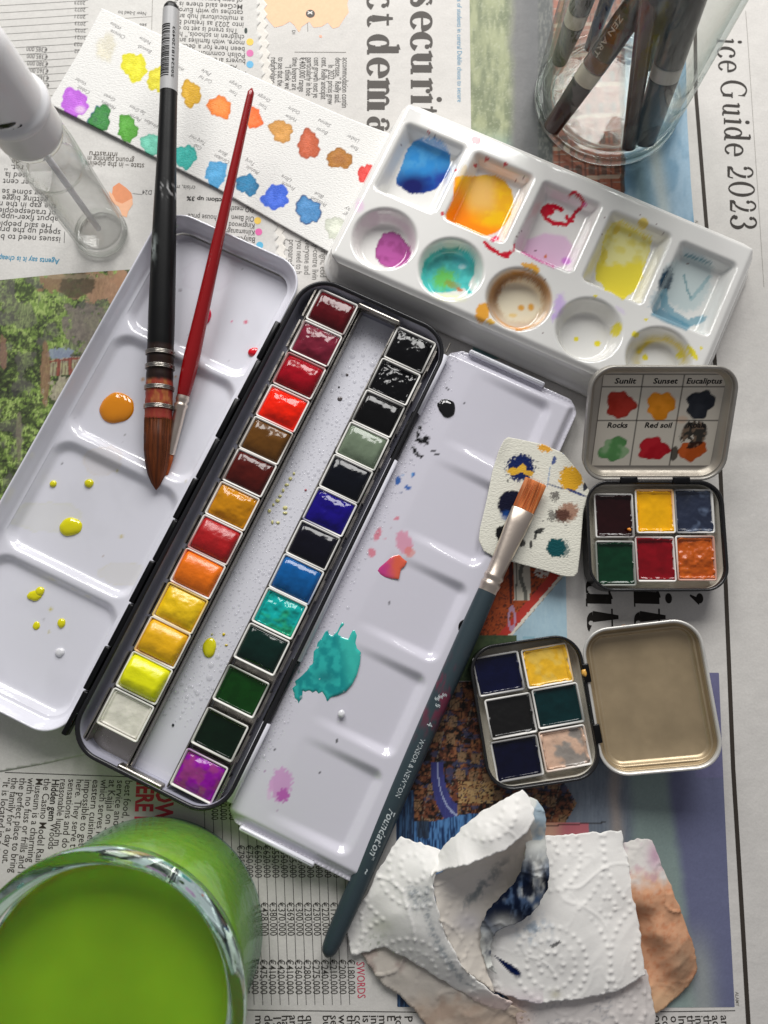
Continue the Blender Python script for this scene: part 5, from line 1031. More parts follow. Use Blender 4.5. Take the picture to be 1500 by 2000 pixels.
# ------------------------------------------------------------------ brushes
def hairs(rod, t0, t1, rs0, rn0, n, tipf, seed, cols, wdt=.16, parent=None, name='bristle_hair', flat=False):
    """single hairs lying over the tuft"""
    rs_ = np.random.RandomState(seed); acc = []
    for i in range(n):
        th = rs_.uniform(0, 2*np.pi); k = rs_.uniform(.93, 1.02); t = np.linspace(t0, t1*rs_.uniform(.93, 1.0) if flat else t0+(t1-t0)*rs_.uniform(.8, 1.0), 9)
        f = np.array([tipf((q-t0)/(t1-t0)) for q in t]); jit = rs_.normal(0, .03)
        ctr = rod.p+np.outer(t, rod.a)+np.outer(np.cos(th+jit*(t-t0)/(t1-t0))*rs0*k*f, rod.s)+np.outer(np.sin(th)*rn0*k*f, rod.n)
        w_ = wdt*(1-.7*((t-t0)/(t1-t0)))[:, None]; A = ctr+rod.s*w_/2; B = ctr-rod.s*w_/2; D = ctr+rod.n*w_*.7
        V, F = loft([np.stack([a, d, b]) for a, d, b in zip(A, D, B)]); acc.append((V, F, cols[rs_.randint(len(cols))]*rs_.uniform(.7, 1.25)))
    V, F, c = join(*acc); o = mk(name, V, F, M['hair'], parent, c); o['kind'] = 'stuff'; return o
def tuft(rod, prof, k, cols, seed, parent, name='bristles'):
    V, F = rod.body(prof, k, True, True); d = V-rod.p; s = d@rod.s; n_ = d@rod.n; t = d@rod.a
    rmx = np.interp(t, [q[0] for q in prof], [q[1] for q in prof])+.01; ph = s/rmx
    st_ = fbm(ph*26+seed, t/16, seed, 3); c = mix(cols[0], cols[1], sst(.35, .65, st_)); c = mix(c, cols[2], sst(.55, .7, fbm(ph*44, t/20, seed+3, 2))*.7)
    return mk(name, V, F, M['hair'], parent, c)
def rod_text(rod, s, t0, side, em, length, parent, color, radf, flip=1, bold=0.0, lift=.05, shear=0, name='lettering', mat='ink'):
    V, F = text2d(s, bold); k = length/(V[:, 0].max()-V[:, 0].min()); x = (V[:, 0]+shear*V[:, 1])*k; y = V[:, 1]*em+side
    t = t0+flip*x; r = np.array([radf(q) for q in t])+lift; a = -flip*y/r
    W_ = rod.p+np.outer(t, rod.a)+rod.s*(np.sin(a)*r)[:, None]+rod.n*(np.cos(a)*r)[:, None]
    return mk(name, W_, F, M[mat], parent, np.tile(color, (len(V), 1)), smooth=False)
# black mop brush
k0 = P(305, 957, 4.2); k1 = P(335, 6, 27.5)
br = thing('mop_brush', k0[0], k0[1], 3, 'large black-handled mop brush with wire-bound brown hair and a barcode sticker', 'paintbrush')
kr = Rod(k0, k1); L = kr.L
def at(px_y): # distance along the rod for a photo row
    lo_, hi_ = 0, L
    for _ in range(30):
        m_ = (lo_+hi_)/2; q_ = kr.p+kr.a*m_; yy = Q(q_[0], q_[1], q_[2])[1]
        if yy > px_y: lo_ = m_
        else: hi_ = m_
    return lo_
tB, tW1, tH = at(818), at(740), at(676)
prof = [(0, .15), (1.0, .9), (3, 2.2), (6, 3.5), (10, 4.6), (15, 5.4), (22, 5.8), (tB, 5.6)]
tuft(kr, prof, 40, [S(118, 58, 22), S(74, 34, 14), S(44, 20, 10)], 3, br)
hairs(kr, tB, .5, 5.65, 5.65, 620, lambda f: max(.04, np.interp(1-f, [0, .05, .12, .22, .35, .55, 1], [.03, .22, .44, .66, .84, .98, 1.02])), 5, [S(132, 72, 34), S(104, 52, 24), S(72, 36, 16), S(150, 88, 44)], .11, br)
V, F = kr.body([(tB-.6, 5.6), (tB, 5.75), (tB+4, 5.8), (tB+14, 5.75), (tH-6, 5.6), (tH-.5, 5.55), (tH, 5.2)], 40)
t_ = (V-kr.p)@kr.a; s_ = (V-kr.p)@kr.s; n_ = fbm(s_*2.2, t_/3, 3, 3)
# quill: fine rings so that the colours can change along it
tt = np.linspace(tB-.5, tH+.5, 60); V, F = kr.body([(q, 5.75-.2*(q-tB)/(tH-tB)+.05*math.sin(q*1.7)) for q in tt], 48)
t_ = (V-kr.p)@kr.a; s_ = (V-kr.p)@kr.s; n_ = fbm(s_*2.0, t_/2.6, 3, 3)
c = mix(S(150, 70, 46), S(186, 122, 66), n_); c = mix(c, S(150, 44, 44), sst(.45, .6, fbm(s_*.9, t_/4, 8, 3))*.8); c = mix(c, S(142, 50, 44), sst(tB+6.5, tB+5, t_)*.8)
c = mix(c, S(16, 18, 18), sst(tW1-1.5, tW1+.5, t_+1.2*n_)*.96)
mk('quill', V, F, M['matt'], br, c)
for py_ in (691, 718, 759, 796):
    t0 = at(py_)
    for j in range(3):
        th = np.linspace(0, 2*np.pi, 40, endpoint=False); rr = []
        q = np.array([kr.p+kr.a*(t0+(j-1)*.62+.12*math.sin(a))+(math.cos(a)*kr.s+math.sin(a)*kr.n)*6.0 for a in np.append(th, th[0])])
        V, F = tube(q, .3, 6, False); mk('wire_loop', V, F, M['steel'], br)
hp = [(tH-.2, 5.5), (tH+3, 5.6), (tH+15, 5.6), (tH+35, 5.35), (at(420), 4.9), (at(300), 4.1), (at(200), 3.75), (at(60), 3.6), (at(22), 3.5), (L-2, 3.2), (L-.6, 2.3), (L, .8)]
V, F = kr.body(hp, 40, False, True); t_ = (V-kr.p)@kr.a
ttl = np.linspace(tH-.2, L-2.2, 150); rad = lambda q: np.interp(q, [a[0] for a in hp], [a[1] for a in hp])
V, F = kr.body([(q, rad(q)) for q in ttl]+hp[-3:], 40, False, True); t_ = (V-kr.p)@kr.a; s_ = (V-kr.p)@kr.s; n_ = fbm(s_/1.2, t_/3, 6, 4)
c = np.tile(S(9, 10, 11), (len(V), 1)); sc_ = sst(.5, .62, n_)*np.exp(-((t_-at(490))/5)**2-((s_+3.4)/1.6)**2); c = mix(c, S(150, 158, 156), sc_); c = mix(c, S(190, 190, 190), sst(.6, .66, fbm(s_, t_/1.5, 12, 2))*np.exp(-((t_-at(378))/2.5)**2)*.8*(s_ > -1))
mk('handle', V, F, M['matt'], br, c)
V, F = kr.body([(q, rad(q)+.1) for q in np.linspace(at(181), at(22), 40)], 40); stk = mk('sticker', V, F, material('sticker_paper', S(176, 176, 176), .4), br)
rs_ = np.random.RandomState(4); t = at(157); acc = []; tend = at(57)
while t < tend:
    wd = rs_.choice([.22, .22, .45, .66]); a = np.radians(np.linspace(10, 68, 6))+math.pi*.5-.9
    A = [kr.p+kr.a*t+(math.cos(q)*kr.s+math.sin(q)*kr.n)*(rad(t)+.16) for q in np.radians(np.linspace(78, 150, 7))]
    B = [p+kr.a*wd for p in A]; i = np.arange(6); acc.append((np.array(A+B), [np.stack([i, i+1, i+8, i+7], -1)], S(24, 24, 24))); t += wd+rs_.choice([.24, .3, .5])
V, F, c = join(*acc); o = mk('barcode', V, F, M['ink'], stk, c); o['kind'] = 'stuff'
rod_text(kr, '5052418120493', at(159), -3.1, 1.75, at(61)-at(159), stk, S(30, 30, 30), lambda q: rad(q), 1, .01, .2)
# slim red brush
r0 = P(320, 943, 3.0); r1 = P(492, 172, 24)
rb = thing('round_brush', r0[0], r0[1], 2, 'slim red-handled round brush lying beside the big black mop brush', 'paintbrush')
rr_ = Rod(r0, r1); LR = rr_.L
tuft(rr_, [(0, .1), (2, .7), (5, 1.2), (9, 1.55), (13, 1.6)], 20, [S(170, 84, 34), S(132, 58, 22), S(90, 40, 18)], 8, rb)
V, F = rr_.body([(12.4, 1.7), (12.8, 1.95), (25, 2.35), (33, 2.55), (33.6, 2.9), (34.4, 2.9), (35, 2.45), (35.8, 2.45), (36.4, 2.9), (37.2, 2.85), (38.4, 2.7)], 28, True, False); mk('ferrule', V, F, M['ferrule'], rb)
hp2 = [(38.2, 2.6), (40, 2.9), (46, 3.35), (56, 3.5), (75, 3.05), (100, 2.6), (LR*.72, 2.15), (LR-8, 1.6), (LR-2, 1.45), (LR-.6, 1.0), (LR, .3)]
V, F = rr_.body([(q, np.interp(q, [a[0] for a in hp2], [a[1] for a in hp2])) for q in np.linspace(38.2, LR, 70)], 28, False, True); mk('handle', V, F, M['handle'], rb, np.tile(S(138, 8, 14), (len(V), 1)))
# flat grey brush
f0 = P(1047, 940, 13.0); f1 = P(637, 1868, 3.9)
fbk = thing('flat_brush', f0[0], f0[1], 3, 'grey-handled flat brush with orange bristles, its handle lying across the flap edge', 'paintbrush')
fr = Rod(f0, f1); LF = fr.L
V, F = fr.body([(0, 4.6, .35), (.4, 4.7, .8), (6, 4.75, 1.4), (13, 4.6, 1.9), (15, 4.5, 2.0)], 48, True, True)
d = V-fr.p; s_ = d@fr.s; t_ = d@fr.a; nn = fbm(s_*1.6, t_/6, 5, 3); c = mix(S(206, 106, 50), S(224, 138, 78), sst(.35, .65, nn)); c = mix(c, S(120, 64, 34), sst(.55, .68, fbm(s_*.9, t_/12, 9, 2))*.7); c = mix(c, S(236, 150, 88), sst(3, 0, t_)*.5)
mk('bristles', V, F, M['hair'], fbk, c)
hairs(fr, 14.5, -1.0, 4.5, 1.9, 220, lambda f: 1-.15*f, 9, [S(226, 132, 70), S(200, 98, 44), S(150, 74, 36), S(240, 160, 100)], .15, fbk, flat=False)
tF = 47.0
V, F = fr.body([(13.2, 4.7, 2.1), (13.6, 4.95, 2.35), (20, 4.8, 2.7), (28, 4.3, 3.1), (36, 3.9, 3.4), (42, 3.7, 3.6), (43.0, 4.1, 4.0), (44, 4.15, 4.05), (44.8, 3.65, 3.6), (45.6, 3.65, 3.6), (46.4, 4.15, 4.1), (47.6, 4.1, 4.1), (48.6, 3.8, 3.8), (50.5, 3.8, 3.8)], 44, True, False); mk('ferrule', V, F, M['ferrule'], fbk)
hp3 = [(50.2, 3.9), (56, 4.0), (68, 4.15), (95, 4.1), (130, 3.95), (165, 3.85), (185, 3.9), (LF-8, 3.55), (LF-3, 3.1), (LF-1, 2.2), (LF, .8)]
rad3 = lambda q: np.interp(q, [a[0] for a in hp3], [a[1] for a in hp3])
V, F = fr.body([(q, rad3(q)) for q in np.linspace(50.2, LF, 120)], 36, False, True); t_ = (V-fr.p)@fr.a; s_ = (V-fr.p)@fr.s
c = np.tile(S(52, 65, 71), (len(V), 1)); c = mix(c, S(120, 30, 60), sst(.5, .66, fbm(s_/1.5, t_/4, 6, 3))*np.exp(-((t_-98)/12)**2)*.7)
mk('handle', V, F, M['matt'], fbk, c)
def tf_at(py_):
    lo_, hi_ = 0, LF
    for _ in range(30):
        m_ = (lo_+hi_)/2; q_ = fr.p+fr.a*m_
        if Q(q_[0], q_[1], q_[2])[1] < py_: lo_ = m_
        else: hi_ = m_
    return lo_
SV = S(190, 198, 200)
rod_text(fr, '4', tf_at(1408), -1.0, 3.4, 1.6, fbk, SV, rad3)
rod_text(fr, 'WINSOR & NEWTON', tf_at(1440), -1.0, 2.7, tf_at(1552)-tf_at(1440), fbk, SV, rad3)
rod_text(fr, 'Foundation', tf_at(1575), -1.1, 4.3, tf_at(1662)-tf_at(1575), fbk, SV, rad3, 1, .012, .05, .25)
rod_text(fr, 'TM', tf_at(1665), 0.6, 1.2, 1.4, fbk, SV, rad3)
rod_text(fr, '~', tf_at(1690), -.5, 4, 2.0, fbk, SV, rad3, 1, .02)
for a_, b_ in ((1350, 1.2), (1356, 0), (1362, -1.0), (1372, .4)):
    rod_text(fr, '§', tf_at(a_), -1+b_, 2.2, 1.4, fbk, SV, rad3)
# ------------------------------------------------------------------ glass jar of green rinse water
jx, jy = -90.2, -166.4
jar = thing('rinse_jar', jx, jy, 0, 'wide glass jar of opaque green rinse water in the lower left corner', 'glass jar')
outp = [(0, 0), (36, 0), (40.5, .8), (42.6, 3.2), (43.3, 7), (43.3, 44), (43.0, 48), (42.2, 51.5), (42.0, 53), (43.8, 54.2), (44.0, 55.2), (42.6, 56.4), (42.4, 57.6), (44.8, 58.8), (46.6, 60.4), (47.2, 62.6), (46.9, 64.8), (45.6, 66.2), (43.8, 66.6), (42.2, 66.0), (41.3, 64.4), (41.0, 62), (40.6, 56), (40.4, 50), (42.0, 46), (42.75, 40), (42.75, 8), (40.2, 4.6), (36, 3.2), (0, 3)]
V, F = lathe([q for q in outp if q[1] <= 53], jx, jy, 0, 120)
lo_out = outp[:9]; lo_in = outp[23:]
V, F, c = join(lathe(lo_out, jx, jy, 0, 120)); mk('glass_body', V, F, M['glass_green'], jar)
V, F = lathe(outp[9:22]+[outp[9]], jx, jy, 0, 120); mk('glass_rim', V, F, M['rim_glass'], jar)
lq = [(0, 1.3), (36, 1.4), (40.8, 2.0), (43.05, 6.6), (43.1, 43), (42.6, 47), (41.2, 50.6), (40.2, 55.6), (40.3, 57.2), (39.6, 56.7), (38, 56.5), (0, 56.5)]
V, F = lathe(lq, jx, jy, 0, 120); mk('green_water', V, F, M['liquid'], jar)
tm = material('tide_line_film', S(40, 60, 34), .6); nt = tm.node_tree; tcn = nt.nodes.new('ShaderNodeTexCoord'); nz = nt.nodes.new('ShaderNodeTexNoise'); nz.inputs['Scale'].default_value = 260; nz.inputs['Detail'].default_value = 6
mr = nt.nodes.new('ShaderNodeMapRange'); mr.inputs['From Min'].default_value = .42; mr.inputs['From Max'].default_value = .62; mr.inputs['To Max'].default_value = .6
nt.links.new(tcn.outputs['Object'], nz.inputs['Vector']); nt.links.new(nz.outputs['Fac'], mr.inputs['Value']); nt.links.new(mr.outputs[0], nt.nodes['Principled BSDF'].inputs['Alpha'])
V, F = lathe([(40.35, 57.0), (40.45, 58.2), (40.6, 60.2)], jx, jy, 0, 120); mk('tide_line', V, F, tm, jar)
tm2 = material('chalky_film', S(196, 196, 170), .7); nt = tm2.node_tree; tcn = nt.nodes.new('ShaderNodeTexCoord'); nz = nt.nodes.new('ShaderNodeTexNoise'); nz.inputs['Scale'].default_value = 110; nz.inputs['Detail'].default_value = 7
mr = nt.nodes.new('ShaderNodeMapRange'); mr.inputs['From Min'].default_value = .45; mr.inputs['From Max'].default_value = .7; mr.inputs['To Max'].default_value = .36
nt.links.new(tcn.outputs['Object'], nz.inputs['Vector']); nt.links.new(nz.outputs['Fac'], mr.inputs['Value']); nt.links.new(mr.outputs[0], nt.nodes['Principled BSDF'].inputs['Alpha'])
# dried paint specks on the jar's rim
rs_ = np.random.RandomState(12)
for i in range(24):
    a = math.radians(rs_.uniform(10, 140)); r = rs_.uniform(41.2, 42.0) if i % 3 else rs_.uniform(43, 46.4); z = rs_.uniform(57.5, 63.5) if i % 3 else 66.3
    p = np.array([jx+r*math.cos(a), jy+r*math.sin(a), z]); s = rs_.uniform(.25, .9); th = np.linspace(0, 2*np.pi, 8, endpoint=False); tx = np.array([-math.sin(a), math.cos(a), 0]); ty = np.array([0, 0, 1.]) if i % 3 else np.array([math.cos(a), math.sin(a), 0])
    rr2 = s*(1+.5*(rs_.rand(8)-.5)); V = p+np.outer(np.cos(th)*rr2*1.8, tx)+np.outer(np.sin(th)*rr2*.6, ty); V = np.concatenate([V, [p+np.cross(tx, ty)*.2*(-1 if i % 3 else 1)+(0 if i % 3 else 1)*np.array([0, 0, .25])]]); i_ = np.arange(8)
    cc = [S(40, 60, 50), S(150, 196, 190), S(196, 176, 90), S(60, 90, 40), S(30, 50, 90), S(30, 40, 34), S(200, 110, 90)][rs_.randint(7)]
    mk('dried_paint_speck', V, [np.stack([i_, (i_+1) % 8, np.full(8, 8)], -1)], M['paint_dry'], jar, np.tile(cc, (9, 1)))
# ------------------------------------------------------------------ spray bottle
sx, sy = -128.7, 128.6
sp = thing('spray_bottle', sx, sy, 0, 'clear plastic spray bottle of water with a white cap in the upper left', 'spray bottle')
V, F = lathe([(0, 0), (9.5, 0), (11.3, .8), (12.0, 2.4), (12.1, 6), (12.1, 60), (11.8, 66), (10.8, 70), (9.4, 72.5), (9.2, 76), (8.5, 76), (8.6, 72), (10, 69.4), (11, 65.6), (11.3, 60), (11.3, 7), (10.6, 4.4), (8, 3.2), (0, 3.6)], sx, sy, 0, 64); mk('bottle_body', V, F, M['cplastic'], sp)
V, F = lathe([(0, 3.9), (8, 3.6), (10.4, 4.8), (11.2, 7.4), (11.2, 50.6), (10.7, 50.2), (0, 50.0)], sx, sy, 0, 64); mk('bottle_water', V, F, thin_glass('bottle_water', (.975, .975, .97), (.84, .84, .83), 1.33, None, .02, (.85, .85, .83), 2.6), sp)
V, F = tube([[sx-.5, sy, 80], [sx-.2, sy, 45], [sx+1.5, sy-2.0, 8]], 1.35, 16); mk('dip_tube', V, F, M['milky'], sp)
def ring(name, cx, cy, r, z, t, m, par):
    th = np.linspace(0, 2*np.pi, 14, endpoint=False); V, F = lathe([(r+t*math.cos(a), z+t*math.sin(a)) for a in th]+[(r+t, z)], cx, cy, 0, 96); mk(name, V, F, m, par)
ring('base_ring', sx, sy, 11.0, 1.2, 1.1, M['foot_glass'], sp); ring('water_edge', sx, sy, 10.9, 50.1, .45, M['foot_glass'], sp); ring('shoulder_ring', sx, sy, 10.2, 69.5, .8, M['foot_glass'], sp)
V, F = lathe([(0, 72), (11.4, 72), (12.1, 72.3), (12.2, 74), (12.2, 83), (12.2, 84.2)], sx, sy, 0, 64); mk('pump_collar', V, F, M['wplastic'], sp)
V, F = lathe([(12.2, 84.2), (13.1, 84.6), (13.5, 85.6), (13.5, 87.0), (13.0, 88.0), (12.0, 88.6), (11.7, 90), (11.6, 100), (11.4, 112), (10.8, 116), (9.2, 118.6), (6, 119.8), (0, 120)], sx, sy, 0, 64); mk('cap', V, F, material('frosted_cap', S(226, 226, 228), .28, coat=.2), sp)
for a_, z_, w_, h_ in ((-84, 91.2, 4.0, 1.0), (-98, 90.4, 3.0, .8), (-68, 88.9, .8, .5), (-62, 89.4, .7, .5), (-76, 88.9, .5, .4)):   # black paint marks on the cap
    a = math.radians(a_); th = np.linspace(0, 2*np.pi, 14, endpoint=False); V = np.array([[sx+11.85*math.cos(a+w_/12*math.cos(t)), sy+11.85*math.sin(a+w_/12*math.cos(t)), z_+h_*math.sin(t)+.4*math.cos(t)] for t in th]+[[sx+11.9*math.cos(a), sy+11.9*math.sin(a), z_]])
    i_ = np.arange(14); mk('paint_mark', V, [np.stack([i_, (i_+1) % 14, np.full(14, 14)], -1)], M['paint'], sp, np.tile(S(14, 14, 14), (15, 1)))
# ------------------------------------------------------------------ jar of brushes
bx, by = 104.6, 195.6; RJ = 34.2
bj = thing('brush_jar', bx, by, 0, 'tall clear glass jar holding upturned brushes at the top right', 'glass jar')
V, F = lathe([(0, 0), (25, 0), (31, .8), (33.4, 3.5), (RJ, 9), (RJ, 112), (33.5, 116), (34.6, 117.5), (34.8, 119), (33.6, 120), (32.2, 119), (31.8, 115), (32.0, 110), (32.0, 10), (30.6, 6.4), (26, 5.2), (0, 5.6)], bx, by, 0, 96); mk('glass_body', V, F, M['glass'], bj)
ring('base_ring', bx, by, 32.4, 2.0, 1.9, M['foot_glass'], bj); ring('base_ring', bx, by, 26.5, 4.4, .9, M['foot_glass'], bj)
# cloudy dried gouache on the inside of the glass
cm_ = material('dried_gouache_film', S(206, 204, 198), .8)
nt = cm_.node_tree; b_ = nt.nodes['Principled BSDF']; tcn = nt.nodes.new('ShaderNodeTexCoord'); mp = nt.nodes.new('ShaderNodeMapping'); mp.inputs['Scale'].default_value = (1, 1, .22); nz = nt.nodes.new('ShaderNodeTexNoise'); nz.inputs['Scale'].default_value = 160; nz.inputs['Detail'].default_value = 6
mr = nt.nodes.new('ShaderNodeMapRange'); mr.inputs['From Min'].default_value = .47; mr.inputs['From Max'].default_value = .72; mr.inputs['To Max'].default_value = .40
nt.links.new(tcn.outputs['Object'], mp.inputs[0]); nt.links.new(mp.outputs[0], nz.inputs['Vector']); nt.links.new(nz.outputs['Fac'], mr.inputs['Value']); nt.links.new(mr.outputs[0], b_.inputs['Alpha'])
V, F = lathe([(20, 6.0), (28.5, 6.2), (31.2, 9.5), (31.8, 14), (31.8, 26)], bx, by, 0, 96); mk('dried_film', V, F, cm_, bj)
V, F = lathe([(34.55, 117.0), (34.95, 117.6), (35.0, 118.6), (34.6, 119.2)], bx, by, 0, 96); mk('rim_stain', V, F, material('orange_stain', S(176, 96, 40), .4), bj)
def jbrush(a, ah, b, bh, r, segs, label, name='jar_brush', txt=None, ext=1.7):
    p0 = P(a[0], a[1], ah); p1 = P(b[0], b[1], bh); p1 = p0+(p1-p0)*ext; rd = Rod(p0, p1)
    o = thing(name, p0[0], p0[1], p0[2], label, 'paintbrush', 'brushes standing in the glass jar')
    for nm, f0_, f1_, colr, r0_, r1_ in segs:
        V, F = rd.body([(f0_*rd.L, r0_*r*.9), (f0_*rd.L+.3, r0_*r)]+[(q*rd.L, r*np.interp(q, [f0_, f1_], [r0_, r1_])) for q in np.linspace(f0_+.01, f1_, 12)]+[(f1_*rd.L+.1, r*r1_*.9)], 26, True, True)
        mk(nm, V, F, M['handle'], o, np.tile(S(*colr), (len(V), 1)))
    if txt: rod_text(rd, txt, rd.L*.36+17, -1.3, 3.4, 17, o, S(196, 190, 180), lambda q: r*1.2, -1, .01, .08)
    return o
DK = (8, 7, 8)
jbrush((1076, 252), 10, (1250, 0), 62, 4.7, [('handle_tip', 0, .235, (46, 14, 11), .85, 1.05), ('cream_band', .235, .30, (206, 196, 176), 1.05, 1.1), ('brown_band', .30, .355, (96, 44, 18), 1.1, 1.12), ('handle', .355, 1, DK, 1.12, 1.25)], 'slanting brush with a cream band and white ZEN ART lettering inside the jar', txt='ZEN ART')
jbrush((1228, 288), 7, (1262, 40), 60, 3.4, [('handle', 0, 1, (62, 30, 12), .9, 1.35)], 'plain brown wooden brush handle, upright in the middle of the jar')
jbrush((1258, 275), 9, (1345, 0), 66, 5.6, [('handle_tip', 0, .29, (30, 20, 22), .9, 1.1), ('pale_band', .29, .35, (176, 172, 166), 1.1, 1.12), ('handle', .35, 1, DK, 1.12, 1.35)], 'thick black brush with a pale grey band at the right side of the jar')
jbrush((1092, 120), 22, (1165, -70), 70, 4.2, [('handle_tip', 0, .26, (38, 22, 28), .8, 1.1), ('pale_band', .26, .34, (196, 186, 168), 1.1, 1.1), ('handle', .34, 1, DK, 1.1, 1.3)], 'short black brush with a cream band leaning at the left of the jar')
jbrush((1152, 92), 26, (1200, -40), 70, 3.0, [('handle', 0, 1, (22, 14, 26), .8, 1.2)], 'thin dark purple brush handle behind the lettered brush in the jar')
jbrush((1262, 118), 25, (1290, -40), 75, 6.0, [('handle', 0, 1, (16, 17, 18), .9, 1.25)], 'broad dark grey brush handle in the back of the jar')
# ------------------------------------------------------------------ crumpled paper towels
def dots(x, y, amp=1.0, s=0):
    z = 0
    for cx, cy in ((-3, -143), (22, -160), (62, -168), (88, -150), (75, -190), (40, -128), (105, -175), (10, -195), (55, -205)):
        pass
    gx = np.round((x+s)/46)*46-s; gy = np.round((y+s*.6)/40)*40-s*.6; dx = x-gx; dy = y-gy; r = np.hypot(dx, dy)+1e-6; th = np.arctan2(dy, dx)
    k = np.maximum(np.round(r/4.6), 1); R = 4.6*k; N = np.round(2*np.pi*R/3.0); a = th*N/(2*np.pi); da = (a-np.round(a))*2*np.pi*R/N
    return amp*1.35*sst(.16, .40, fbm(x/7, y/7, 77, 3))*np.exp(-((r-R)**2+da**2)/(.66**2))*((k != 4))
def ridged(x, y, s, o=3): return 1-np.abs(fbm(x, y, s, o)*2-1)*2
def tpatch(name, outline, inner, cf, parent, emb=.42, wr=.8, step=.55, seed=1):
    o = np.array(outline, float); o[:, 2] *= .62; W_ = P(o[:, 0], o[:, 1], o[:, 2]); a = W_
    if inner: i_ = np.array(inner, float); i_[:, 2] *= .62; a = np.concatenate([W_, P(i_[:, 0], i_[:, 1], i_[:, 2])])
    n = len(a); c0 = a[:, :2].mean(0); X = (a[:, :2]-c0)/30
    def ph(d2): return np.where(d2 > 1e-9, .5*d2*np.log(d2+1e-12), 0)
    d2 = ((X[:, None]-X[None])**2).sum(-1); A = np.zeros((n+3, n+3)); A[:n, :n] = ph(d2)+np.eye(n)*.004; A[:n, n] = 1; A[:n, n+1:] = X; A[n, :n] = 1; A[n+1:, :n] = X.T
    wts = np.linalg.solve(A, np.concatenate([a[:, 2], [0, 0, 0]]))
    def zf(x, y):
        q = (np.stack([x, y], -1)-c0)/30; d2 = ((q[:, None]-X[None])**2).sum(-1)
        z = ph(d2)@wts[:n]+wts[n]+q@wts[n+1:]
        xw = x+6*(fbm(x/18, y/18, seed+40, 2)-.5); yw = y+6*(fbm(x/18, y/18, seed+50, 2)-.5); cr_ = .75*wr*np.exp(-np.abs(fbm(xw/19, yw/19, seed+60, 1)-.5)/.010)+.35*wr*np.exp(-np.abs(fbm(xw/9, yw/12, seed+70, 1)-.5)/.012)
        z = z+cr_+wr*.45*(ridged(x/17+seed, y/17, seed, 2)-.4)+wr*.08*(ridged(x/5.5, y/5.5+seed, seed+5)-.4)+wr*.35*(ridged((x+y)/30, (x-y)/12+seed, seed+8, 2)-.4)+emb*dots(x, y, 1, seed*7)
        return np.maximum(z, .35+.12*seed)
    # frayed outline
    pl = []
    for k in range(len(W_)):
        p, q = W_[k, :2], W_[(k+1) % len(W_), :2]; m = max(1, int(np.linalg.norm(q-p)/1.3)); e = q-p; nn = np.array([-e[1], e[0]])/max(np.linalg.norm(e), 1e-6)
        for j in range(m): t = j/m; pt = p+e*t; pl.append(pt+nn*(.9*(float(vn(pt[0]/1.6, pt[1]/1.6, seed))-.5)+.5*(float(vn(pt[0]/.6, pt[1]/.6, seed+3))-.5)))
    V, F, c = sheet(np.array(pl), step, zf, .18, cf); return mk(name, V, F, M['towel'], parent, c)
WT = S(252, 250, 245)
def tcol(px, py, base=WT):
    return np.tile(base, (len(px), 1))*(1+.03*(fbm(px/5, py/5, 2, 3)-.5))[:, None]
def c_peach(x, y, z):
    px, py = Q(x, y, z); c = tcol(px, py, S(230, 226, 220)); n = fbm(px/16, py/16, 3, 4)-.5; n2 = fbm(px/6, py/6, 8, 3)-.5
    c = mix(c, S(226, 168, 128), sst(1690, 1740, py+60*n)*.95); c = mix(c, S(206, 178, 192), sst(.0, .3, n)*.6*(py < 1740)); c = mix(c, S(196, 150, 176), np.exp(-((px-1280)/16)**2-((py-1670)/28)**2)*.8)
    c = mix(c, S(212, 136, 96), sst(0, .25, n2)*.6*(py > 1735)); c = mix(c, S(176, 148, 122), np.exp(-((px-1335)/22)**2-((py-1878)/40)**2)*.8); c = mix(c, S(222, 190, 150), sst(1900, 1960, py)*.6)
    return c
def c_grey(x, y, z):
    px, py = Q(x, y, z); n = fbm(px/30, py/30, 3, 4)-.5; c = tcol(px, py, S(206, 198, 188)); c = mix(c, S(160, 140, 134), sst(.0, .2, n)*.6); c = mix(c, S(208, 178, 150), sst(960, 860, px+100*n)*.0+sst(1920, 1980, py+60*n)*.5)
    return c
def c_white(x, y, z):
    px, py = Q(x, y, z); n = fbm(px/9, py/9, 3, 4)-.5; c = tcol(px, py); c = mix(c, S(150, 172, 192), np.exp(-((px-1040)/34)**2-((py-1815)/26)**2)*sst(-.1, .2, n)*.8)
    c = mix(c, S(60, 60, 62), ((np.abs(py-1848+.5*(px-1080)) < 3+4*n) & (px > 1056) & (px < 1096))*sst(.02, .08, n)*.8)
    c = mix(c, S(110, 118, 130), np.exp(-((py-1885)/5)**2-((px-1072)/12)**2)*sst(.05, .12, n)*.8)
    d = np.abs((px-975)*.62-(py-1862))/1.2; m = (px > 966) & (px < 1020); a_ = math.radians(38); dx_ = (px-992)*math.cos(a_)+(py-1887)*math.sin(a_); dy_ = -(px-992)*math.sin(a_)+(py-1887)*math.cos(a_); c = mix(c, S(12, 28, 72), sst(1.1, .85, np.hypot((dx_+4)/36, dy_/(6+.17*dx_))+.5*n))
    c = mix(c, S(190, 184, 150), np.exp(-((px-1085)/10)**2-((py-1942)/8)**2)*.6); c = mix(c, S(226, 206, 216), sst(1920, 1960, py)*(px < 1060)*.5)
    return c
def c_low(x, y, z):
    px, py = Q(x, y, z); n = fbm(px/4, py/4, 3, 3)-.5; c = tcol(px, py, S(226, 220, 216)); c = mix(c, S(150, 154, 162), sst(.0, .2, n)*.5*(px < 1220)*sst(.45, .6, fbm(px/22, py/22, 71, 3))); return mix(c, S(214, 170, 150), sst(1060, 1000, px)*.5)
